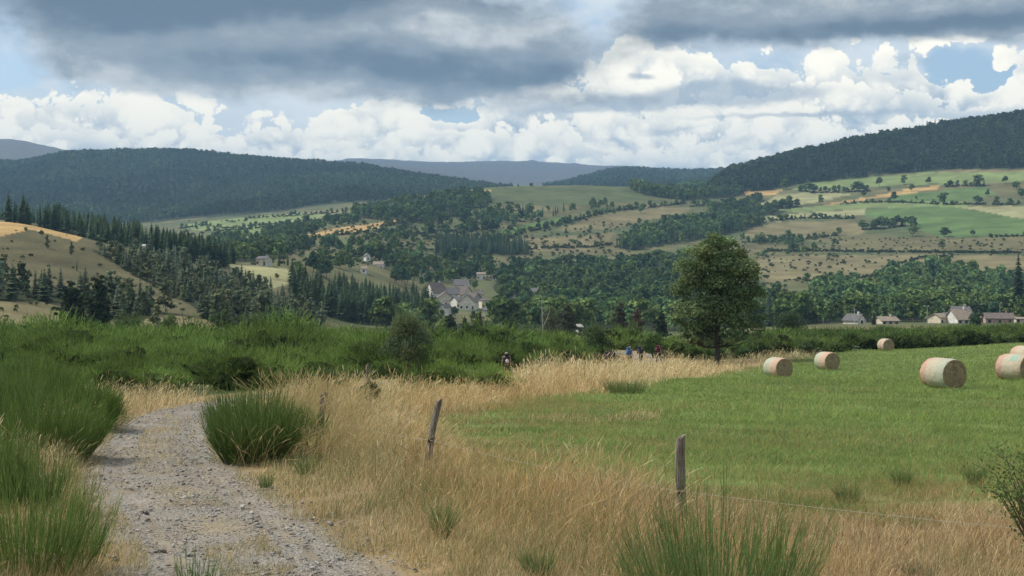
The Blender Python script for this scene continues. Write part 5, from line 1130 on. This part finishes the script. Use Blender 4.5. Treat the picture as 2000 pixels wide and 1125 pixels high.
# ------------------------------------------------------------ walkers
def skin_mesh(name, verts, edges, radii, mat, sub=1):
    me = bpy.data.meshes.new(name); me.from_pydata(verts, edges, []); o = bpy.data.objects.new(name, me); COL.objects.link(o)
    m = o.modifiers.new('s', 'SKIN'); 
    for i, v in enumerate(me.skin_vertices[0].data if me.skin_vertices else []): pass
    if not me.skin_vertices:
        bm_ = None
    sv = me.skin_vertices[0].data
    for i, q in enumerate(radii): sv[i].radius = q if isinstance(q, tuple) else (q, q)
    sv[0].use_root = True
    m2 = o.modifiers.new('u', 'SUBSURF'); m2.levels = sub; m2.render_levels = sub
    dg = bpy.context.evaluated_depsgraph_get(); dg.update(); out = bpy.data.meshes.new_from_object(o.evaluated_get(dg)); bpy.data.objects.remove(o); out.name = name
    out.materials.clear(); out.materials.append(mat); out.polygons.foreach_set('use_smooth', np.ones(len(out.polygons), bool)); return out
def walker(px, d, rz, shirt, short, hair, label, H=1.72, stride=.22, pack=None, packlabel='', long_legs=False, dz=0.0, cap=False):
    x = pxd(px, d); z = float(gz(x, d))+dz; s = H/1.72; e = tag(empty('person', (x, d, z), rz), label, 'person', 'walkers on the track')
    # faces local +y
    Vv = [(0,0,.93),(0,0,1.05),(0,.0,1.22),(0,-.01,1.40),(0,.0,1.49),(0,.03,1.58),(0,.035,1.66)]; Rr = [(.15,.11),(.135,.10),(.155,.11),(.15,.095),.055,.09,.07]; Ed = [(i, i+1) for i in range(6)]
    def chain(root, pts, rad):
        p = root
        for q, w in zip(pts, rad): Vv.append(q); Rr.append(w); Ed.append((p, len(Vv)-1)); p = len(Vv)-1
        return p
    for sx in (-1, 1):
        f = stride*sx
        chain(0, [(sx*.10,0,.86),(sx*.11,f*.75,.50),(sx*.11,f*.8-.10*(f < 0),.12),(sx*.11,f*.9-.12*(f < 0),.045),(sx*.115,f*.9+.13-.12*(f < 0),.03)], [.085,.058,.042,.042,.035])
        h = chain(3, [(sx*.19,0,1.40),(sx*.25,-.03-f*.2,1.14),(sx*.27,.12-f*.4,.93),(sx*.27,.17-f*.4,.86)], [.055,.042,.030,.028])
        bx, by, bz = sx*.27, .17-f*.4, .86
        for k in range(4): chain(h, [(bx+sx*(-.024+.016*k)*.9, by+.02, bz-.055-.005*(k in (1, 2))), (bx+sx*(-.024+.016*k)*.9, by+.045, bz-.085-.01*(k in (1, 2)))], [.008, .007])
        chain(h, [(bx-sx*.035, by+.03, bz-.02), (bx-sx*.045, by+.055, bz-.04)], [.009, .008])
    Vs = [tuple(c*s for c in v) for v in Vv]; Rs = [tuple(c*s for c in q) if isinstance(q, tuple) else q*s for q in Rr]
    skin = plain('skin', (0.46,0.29,0.22), .6, .05, 8); link('body', skin_mesh('body', Vs, Ed, Rs, skin), e)
    def part(name, pts, ed, rad, col): return link(name, skin_mesh(name, [tuple(c*s for c in v) for v in pts], ed, [tuple(c*s for c in q) if isinstance(q, tuple) else q*s for q in rad], plain(name+'_cloth', col, .9, .12, 12, .3, .01)), e)
    part('shirt', [(0,0,1.0),(0,0,1.22),(0,-.01,1.41),(-.19,0,1.41),(-.235,-.02,1.22),(.19,0,1.41),(.235,-.02,1.22)], [(0,1),(1,2),(2,3),(3,4),(2,5),(5,6)], [(.155,.12),(.17,.125),(.16,.11),.07,.06,.07,.06], shirt)
    pts = [(0,0,.98)]; ed = []; rad = [(.16,.125)]; 
    for sx in (-1, 1):
        f = stride*sx; pts += [(sx*.10,0,.86),(sx*.11,f*.70,.53)]; rad += [.105,.082]; b = len(pts)-2; ed += [(0, b), (b, b+1)]
        if long_legs: pts.append((sx*.11,f*.8-.10*(f < 0),.14)); rad.append(.062); ed.append((b+1, b+2))
    part('trousers' if long_legs else 'shorts', pts, ed, rad, short)
    part('cap' if cap else 'hair', [(0,.015,1.60),(0,.02,1.665),(0,.02,1.70)], [(0,1),(1,2)], [.094,.098,.07], hair)
    for sx in (-1, 1): link('ear', npmesh('ear', *tube(np.array([(sx*.088,.03,1.565),(sx*.105,.025,1.60),(sx*.09,.03,1.625)])*s, [.008,.014,.008], 6), skin), e)
    link('nose', npmesh('nose', *tube(np.array([(0,.12,1.62),(0,.145,1.585),(0,.125,1.575)])*s, [.008,.016,.010], 6), skin), e)
    if pack:
        col, acc = pack; c, sn = math.cos(rz), math.sin(rz); o = tag(empty('backpack', (x, d, z), rz), packlabel, 'backpack', 'backpacks of the walkers')
        def blk(name, cx, cy, cz, sx, sy, sz, col2, seed=1):
            import bmesh
            bm = bmesh.new(); bmesh.ops.create_cube(bm, size=1); bmesh.ops.bevel(bm, geom=bm.edges[:], offset=.22, segments=3, affect='EDGES')
            for v in bm.verts: v.co = Vector((cx+v.co.x*sx*(1-.15*(v.co.z > 0)*abs(v.co.z)*2), cy+v.co.y*sy, cz+v.co.z*sz))*s
            me = bpy.data.meshes.new(name); bm.to_mesh(me); bm.free(); me.materials.append(plain('pack_cloth', col2, .8, .15, 10, .3, .01)); me.polygons.foreach_set('use_smooth', np.ones(len(me.polygons), bool)); link(name, me, o)
        blk('sack', 0, -.24, 1.26, .34, .24, .54, col); blk('pocket', 0, -.385, 1.16, .24, .08, .26, acc); blk('lid', 0, -.22, 1.54, .32, .25, .12, col)
        for sx in (-1, 1): link('strap', npmesh('strap', *tube(np.array([(sx*.09,-.12,1.46),(sx*.11,.02,1.53),(sx*.12,.14,1.38),(sx*.15,.10,1.15),(sx*.14,-.12,1.05)])*s, [.024]*5, 6), plain('pack_strap', (0.03,0.03,0.035), .8, .1, 10)), o)
    return e
BLK = (0.012,0.013,0.016)
walker(989, 85.5, R(8), (0.20,0.15,0.13), BLK, (0.50,0.48,0.45), 'hindmost walker with grey hair and black shorts, alone on the track', 1.76, .18, ((0.014,0.015,0.018),(0.60,0.60,0.60)), 'black backpack with a pale pocket on the hindmost walker')
walker(1186, 101, R(-15), BLK, BLK, (0.03,0.025,0.02), 'dark clad walker, left one of the close pair', 1.70, .15, ((0.02,0.021,0.025),(0.03,0.03,0.035)), 'dark backpack on the left one of the close pair', True, -.05)
walker(1195, 103, R(-15), (0.03,0.03,0.04), BLK, (0.035,0.03,0.025), 'dark clad walker, right one of the close pair', 1.78, -.15, ((0.018,0.018,0.022),(0.05,0.04,0.04)), 'dark backpack on the right one of the close pair', True, -.05)
walker(1230, 108, R(-40), (0.10,0.20,0.38), (0.05,0.06,0.09), (0.30,0.27,0.22), 'walker carrying a blue backpack behind the golden grass', 1.72, .15, ((0.06,0.14,0.30),(0.08,0.17,0.33)), 'bright blue backpack above the golden grass', True, .05)
walker(1252, 111, R(-40), (0.05,0.05,0.07), BLK, (0.03,0.025,0.02), 'dark dressed walker just right of the blue backpack', 1.76, -.15, ((0.03,0.03,0.045),(0.07,0.05,0.06)), 'dark backpack right of the blue one', True, .05)
walker(1287, 116, R(-45), (0.12,0.04,0.045), (0.05,0.045,0.05), (0.05,0.04,0.03), 'foremost walker in dark red nearest the ash', 1.68, .15, ((0.11,0.025,0.03),(0.08,0.03,0.035)), 'dark red backpack nearest the ash', True, .05)

# ------------------------------------------------------------ houses
WALLM = {}
def hmat(kind, col):
    k = (kind, col)
    if k not in WALLM: WALLM[k] = plain('roof_slates' if kind == 'roof' else 'house_wall', col, .9, .22, 1.2 if kind == 'roof' else .8, .4, .03)
    return WALLM[k]
M_glass = plain('window_glass', (0.03,0.035,0.045), .2, .1, 3, spec=.5); M_trim = plain('window_frame', (0.30,0.27,0.24), .6, .05, 3); M_door = plain('house_door', (0.10,0.07,0.05), .7, .1, 3)
def quad_mesh(name, faces, mat, parent):
    V = []; Fs = []
    for f in faces: Fs.append(tuple(range(len(V), len(V)+len(f)))); V += [tuple(p) for p in f]
    me = bpy.data.meshes.new(name); me.from_pydata(V, [], Fs); me.materials.append(mat); return link(name, me, parent)
def box(x0, x1, y0, y1, z0, z1):
    return [[(x0,y0,z0),(x0,y1,z0),(x1,y1,z0),(x1,y0,z0)],[(x0,y0,z1),(x1,y0,z1),(x1,y1,z1),(x0,y1,z1)],[(x0,y0,z0),(x1,y0,z0),(x1,y0,z1),(x0,y0,z1)],[(x0,y1,z0),(x0,y1,z1),(x1,y1,z1),(x1,y1,z0)],[(x0,y0,z0),(x0,y0,z1),(x0,y1,z1),(x0,y1,z0)],[(x1,y0,z0),(x1,y1,z0),(x1,y1,z1),(x1,y0,z1)]]
def house(px, d, wpx, topy, eavey, footy, yaw, wall, roof, label, depth=8.0, group=None, hip=False, chim=1, gable_front=False, win=2, name='house'):
    """long side (ridge along local x) or gable towards the camera; rows are frame rows at that distance"""
    if group == VG: footy = min(footy, eavey+15)
    if d > 650:
        dg = at(px, footy, 600)[1]; d = dg if abs(dg/d-1) > .03 else d
    s = d/F; Wd = wpx*s; x = pxd(px, d); zz = lambda p: CAMZ-(p-562.5)*s; z0 = min(zz(footy), float(hgt(x, d))+.5); ze = zz(eavey); zt = zz(topy)
    e = tag(empty(name, (x, d, z0), R(yaw)), label, 'house', group)
    he = max(ze-z0, 2.2); hr = max(zt-z0, he+.6); lw = min(-2.5, float(hgt(x, d))-z0-1.5)
    if gable_front: A, B = depth/2, Wd/2        # ridge along y
    else: A, B = Wd/2, depth/2
    # build with ridge along X then swap
    sw = (lambda p: (p[1], -p[0], p[2])) if gable_front else (lambda p: p)
    T = lambda F_: [[sw(p) for p in f] for f in F_]
    walls = box(-A, A, -B, B, lw, he)
    if not hip: walls += [[(-A,-B,he),(-A,B,he),(-A,0,hr)], [(A,-B,he),(A,0,hr),(A,B,he)]]
    quad_mesh('wall', T(walls), hmat('wall', wall), e)
    o = .45; th = .22; k = (hr-he)/B; ye = B+o; zE = he-k*o; h0 = A-(B*.8 if hip else -o)
    rf = []
    for sg in (-1, 1):
        a = [(-A-o,sg*ye,zE+.05),(A+o,sg*ye,zE+.05),(h0 if hip else A+o,0,hr+.05),(-h0 if hip else -A-o,0,hr+.05)]; b = [(p[0], p[1], p[2]+th) for p in a]
        rf += [a, b, [a[0], a[1], b[1], b[0]], [a[1], a[2], b[2], b[1]], [a[3], a[0], b[0], b[3]]]
        if hip: c = [(sg*(A+o),-ye,zE+.05+th),(sg*(A+o),ye,zE+.05+th),(sg*h0,0,hr+.05+th)]; rf.append(c)
    ro = quad_mesh('roof', T(rf), hmat('roof', roof), e)
    if chim: 
        cx = A*.55; quad_mesh('chimney', T(box(cx-.4, cx+.4, -.35, .35, hr-1.0, hr+1.1)), hmat('wall', tuple(c*.85 for c in wall)), ro)
    # windows and a door on the camera side
    fw = (Wd/2)*.72; yb = -(depth/2)-.03
    rows = max(1, int(he//2.7)); n = win
    for rI in range(max(0, rows-2), rows):
        for q in range(n):
            cx = (-fw+2*fw*q/(n-1)) if n > 1 else 0; zc = 1.5+2.7*rI
            if rI == 0 and q == n-1 and n > 1:
                quad_mesh('door', box(cx-.5, cx+.5, yb-.03, yb+.02, 0.0, 2.1), M_door, e); continue
            f = quad_mesh('window', box(cx-.55, cx+.55, yb-.03, yb+.02, zc-.66, zc+.66), M_trim, e); quad_mesh('pane', box(cx-.48, cx+.48, yb-.06, yb-.032, zc-.58, zc+.58), M_glass, f)
    return e
CR=(0.60,0.54,0.45); WH=(0.68,0.66,0.62); PK=(0.50,0.345,0.28); GY=(0.36,0.34,0.32); RB=(0.15,0.125,0.115); RG=(0.13,0.13,0.135); RT=(0.26,0.215,0.175); SB=(0.38,0.34,0.28)
VG='old houses of the village in the valley'; RGp='houses at right beyond the meadow'
house(868, 742, 34, 571, 583, 612, 12, CR, RB, 'cream gabled village house with a round attic opening, front left', 10, VG, gable_front=True, win=3)
house(915, 735, 31, 576, 590, 622, -8, (0.72,0.67,0.58), RB, 'cream gabled village house with white eaves, front centre', 10, VG, gable_front=True, win=3)
house(947, 730, 19, 583, 587, 616, 20, (0.70,0.63,0.53), RB, 'tall narrow pale village house at the right end', 6, VG, hip=True, win=2, chim=0)
house(902, 800, 28, 546, 557, 585, -10, WH, RG, 'highest village house, white gable end and long grey roof', 8, VG, win=3)
house(851, 790, 30, 552, 572, 600, 35, WH, RB, 'village house at upper left with a big brown roof', 10, VG, win=3)
house(884, 770, 26, 562, 574, 600, 5, CR, RG, 'village house with a long low roof in the middle of the cluster', 8, VG, win=3)
house(905, 765, 26, 560, 575, 602, -38, CR, RB, 'village house with a steep brown roof right of the middle', 9, VG, win=2)
house(925, 772, 18, 572, 582, 605, -30, GY, RB, 'grey village house tucked behind the front centre gable', 8, VG, win=2)
house(843, 745, 15, 576, 581, 606, 0, GY, RG, 'narrow grey village house at the left end of the cluster', 8, VG, hip=True, win=1, chim=0)
house(870, 715, 13, 594, 600, 622, -25, WH, RG, 'small white village house low in front of the cream gable', 7, VG, win=1, gable_front=True)
house(975, 745, 30, 591, 599, 614, 0, GY, RG, 'low grey roofed village house right of the narrow pale one', 9, VG, win=3, chim=0)
house(1001, 800, 24, 562, 574, 590, 25, CR, RT, 'hip roofed village house standing apart in the trees', 10, VG, hip=True, win=2)
house(983, 805, 8, 564, 572, 590, 0, WH, RG, 'tiny white gabled house left of the hip roofed one', 7, VG, gable_front=True, win=1, chim=0)
house(1043, 770, 28, 563, 570, 588, -15, WH, RG, 'long grey roofed house at the right of the village', 9, VG, win=3)
house(1002, 700, 11, 597, 602, 618, 10, WH, RG, 'small white house low at the right of the village', 7, VG, win=1, chim=0)
house(860, 800, 16, 560, 568, 590, -20, WH, RB, 'small brown roofed house between the upper left and the long roof', 8, VG, win=2)
house(893, 752, 15, 580, 587, 606, 30, WH, RG, 'narrow house wedged between the two front gables', 8, VG, win=2)
house(936, 790, 14, 568, 575, 596, 10, CR, RB, 'small cream house at the upper right of the cluster', 7, VG, win=2)
house(955, 700, 13, 600, 606, 622, -20, CR, RG, 'low cream house below the narrow pale one', 7, VG, win=1, chim=0)
#house(1020, 820, 12, 556, 561, 580, -10, CR, RT, 'small cream house left of the long grey roofed one', 7, VG, win=1)
house(939, 930, 16, 532, 536, 546, 5, WH, RT, 'white house alone in the trees above the village', 8, VG, win=2, chim=0)
house(965, 905, 6, 534, 537, 548, 0, WH, RG, 'tiny white house above the village, between two others', 6, VG, gable_front=True, win=1, chim=0)
house(979, 925, 9, 533, 536, 545, -20, WH, RT, 'small white house above the village at the right', 6, VG, win=1, chim=0)
house(717, 960, 9, 495, 500, 510, 20, WH, RG, 'small white house high on the slope left of the village', 7, VG, gable_front=True, win=1, chim=0)
house(740, 935, 19, 511, 517, 527, -5, (0.74,0.72,0.68), RT, 'long white house on the slope left of the village', 8, VG, win=3)
house(710, 920, 11, 521, 525, 534, 10, WH, RT, 'small pale house below the long white one', 7, VG, win=1, chim=0)
house(829, 880, 6, 532, 535, 543, 0, WH, RT, 'tiny pale house in the wood between slope and village', 6, VG, win=1, chim=0)
house(1047, 950, 12, 526, 529, 536, 0, WH, RT, 'small pale house in the trees right above the village', 7, VG, win=1, chim=0)
house(516, 700, 20, 501, 506, 519, -15, (0.55,0.52,0.46), RG, 'lone pale farmhouse beside dark spruces left of centre', 8, 'farmhouses on the slopes', win=2)
house(283, 590, 10, 478, 482, 495, 10, (0.55,0.53,0.50), (0.33,0.33,0.34), 'pale roof among the pines on the left hill', 8, 'farmhouses on the slopes', win=1, chim=0)
house(1128, 400, 7, 637, 641, 650, 15, (0.40,0.38,0.35), (0.33,0.31,0.30), 'white walled shed left of the grey green bush', 5, None, win=1, chim=0, name='shed')
house(1669, 530, 22, 614, 627, 636, 30, WH, RG, 'white gabled house left, half behind trees beyond the meadow', 8, RGp, gable_front=True, win=1)
house(1731, 520, 34, 619, 630, 638, 8, CR, RT, 'low house with a tan roof and two dormers', 8, RGp, win=3)
house(1833, 533, 22, 613, 620, 635, 28, (0.62,0.55,0.42), RT, 'cream house with its gable to the right, left of the big roof', 7, RGp, win=2, chim=0)
house(1875, 556, 34, 599, 611, 632, 0, CR, (0.14,0.135,0.14), 'dark grey roofed house rising behind the large tan roof', 8, RGp, win=3)
house(1874, 528, 36, 605, 625, 635, 12, WH, RT, 'house with the large steep tan roof and a dark porch', 10, RGp, win=3)
house(1850, 548, 14, 611, 618, 630, 0, GY, RG, 'small grey outbuilding between the cream house and the big roof', 6, RGp, win=1, chim=0)
house(1912, 545, 16, 616, 621, 633, -20, PK, RB, 'small pink house left of the long pink one', 7, RGp, win=1, chim=0)
house(1950, 533, 52, 612, 622, 635, -12, PK, RB, 'long pink house with three openings and a chimney at right', 8, RGp, win=3)
house(1992, 540, 26, 621, 626, 634, 0, CR, RT, 'low tan roofed house at the right frame edge', 7, RGp, win=2, chim=0)
M_pole = plain('pale_pole', (0.48,0.47,0.45), .6, .1, 4)
def pole(name, px, d, top, foot, label, lamp=False, rad=.11):
    s = d/F; x = pxd(px, d); z0 = float(hgt(x, d)); H = CAMZ-(top-562.5)*s-z0; e = tag(empty(name, (x, d, z0)), label, 'street lamp' if lamp else 'utility pole')
    link('pole', npmesh('pole', *tube(np.array([(0,0,-.3),(0,0,H*.5),(0,0,H)]), [rad, rad*.8, rad*.6], 8), M_pole, smooth=True), e)
    if lamp: link('lamp_head', npmesh('lamp_head', *tube(np.array([(0,0,H),(.3,0,H+.12),(.6,0,H+.1),(.95,0,H+.02)]), [.06,.10,.20,.08], 8), M_pole, smooth=True), e)
    else: link('crossarm', npmesh('crossarm', *tube(np.array([(-.8,0,H-.5),(0,0,H-.45),(.8,0,H-.5)]), [.06,.06,.06], 6), M_pole), e)
pole('utility_pole', 1669, 500, 603, 640, 'tall pale utility pole by the white gabled house', False, .16)
pole('street_lamp', 1811, 545, 598, 630, 'street lamp left of the cream gabled house', True)
pole('street_lamp', 1953, 560, 592, 620, 'street lamp rising behind the long pink house', True)
pole('utility_pole', 398, 640, 490, 510, 'thin pale pole in front of the crest spruces at left', False, .12)

# ------------------------------------------------------------ air
def haze():
    m, nt = new_mat('haze'); v = nt.nodes.new('ShaderNodeVolumePrincipled')
    v.inputs['Color'].default_value = (0.38, 0.66, 1.0, 1); v.inputs['Density'].default_value = 9.8e-5; v.inputs['Anisotropy'].default_value = 0.0
    o = nt.nodes.new('ShaderNodeOutputMaterial'); nt.links.new(v.outputs[0], o.inputs['Volume'])
    zlo = -24.0; zhi = max(930.0, max(c[2] for c in bpy.data.objects['ground'].bound_box)+6); s = 10350.0
    V = np.array([(a, b, c) for c in (zlo, zhi) for b in (-s, s) for a in (-s, s)], float)
    Q = np.array([(0,2,3,1),(4,5,7,6),(0,1,5,4),(2,6,7,3),(0,4,6,2),(1,3,7,5)])
    tag(link('haze', npmesh('haze', V, Q, m)), kind='stuff')
haze()
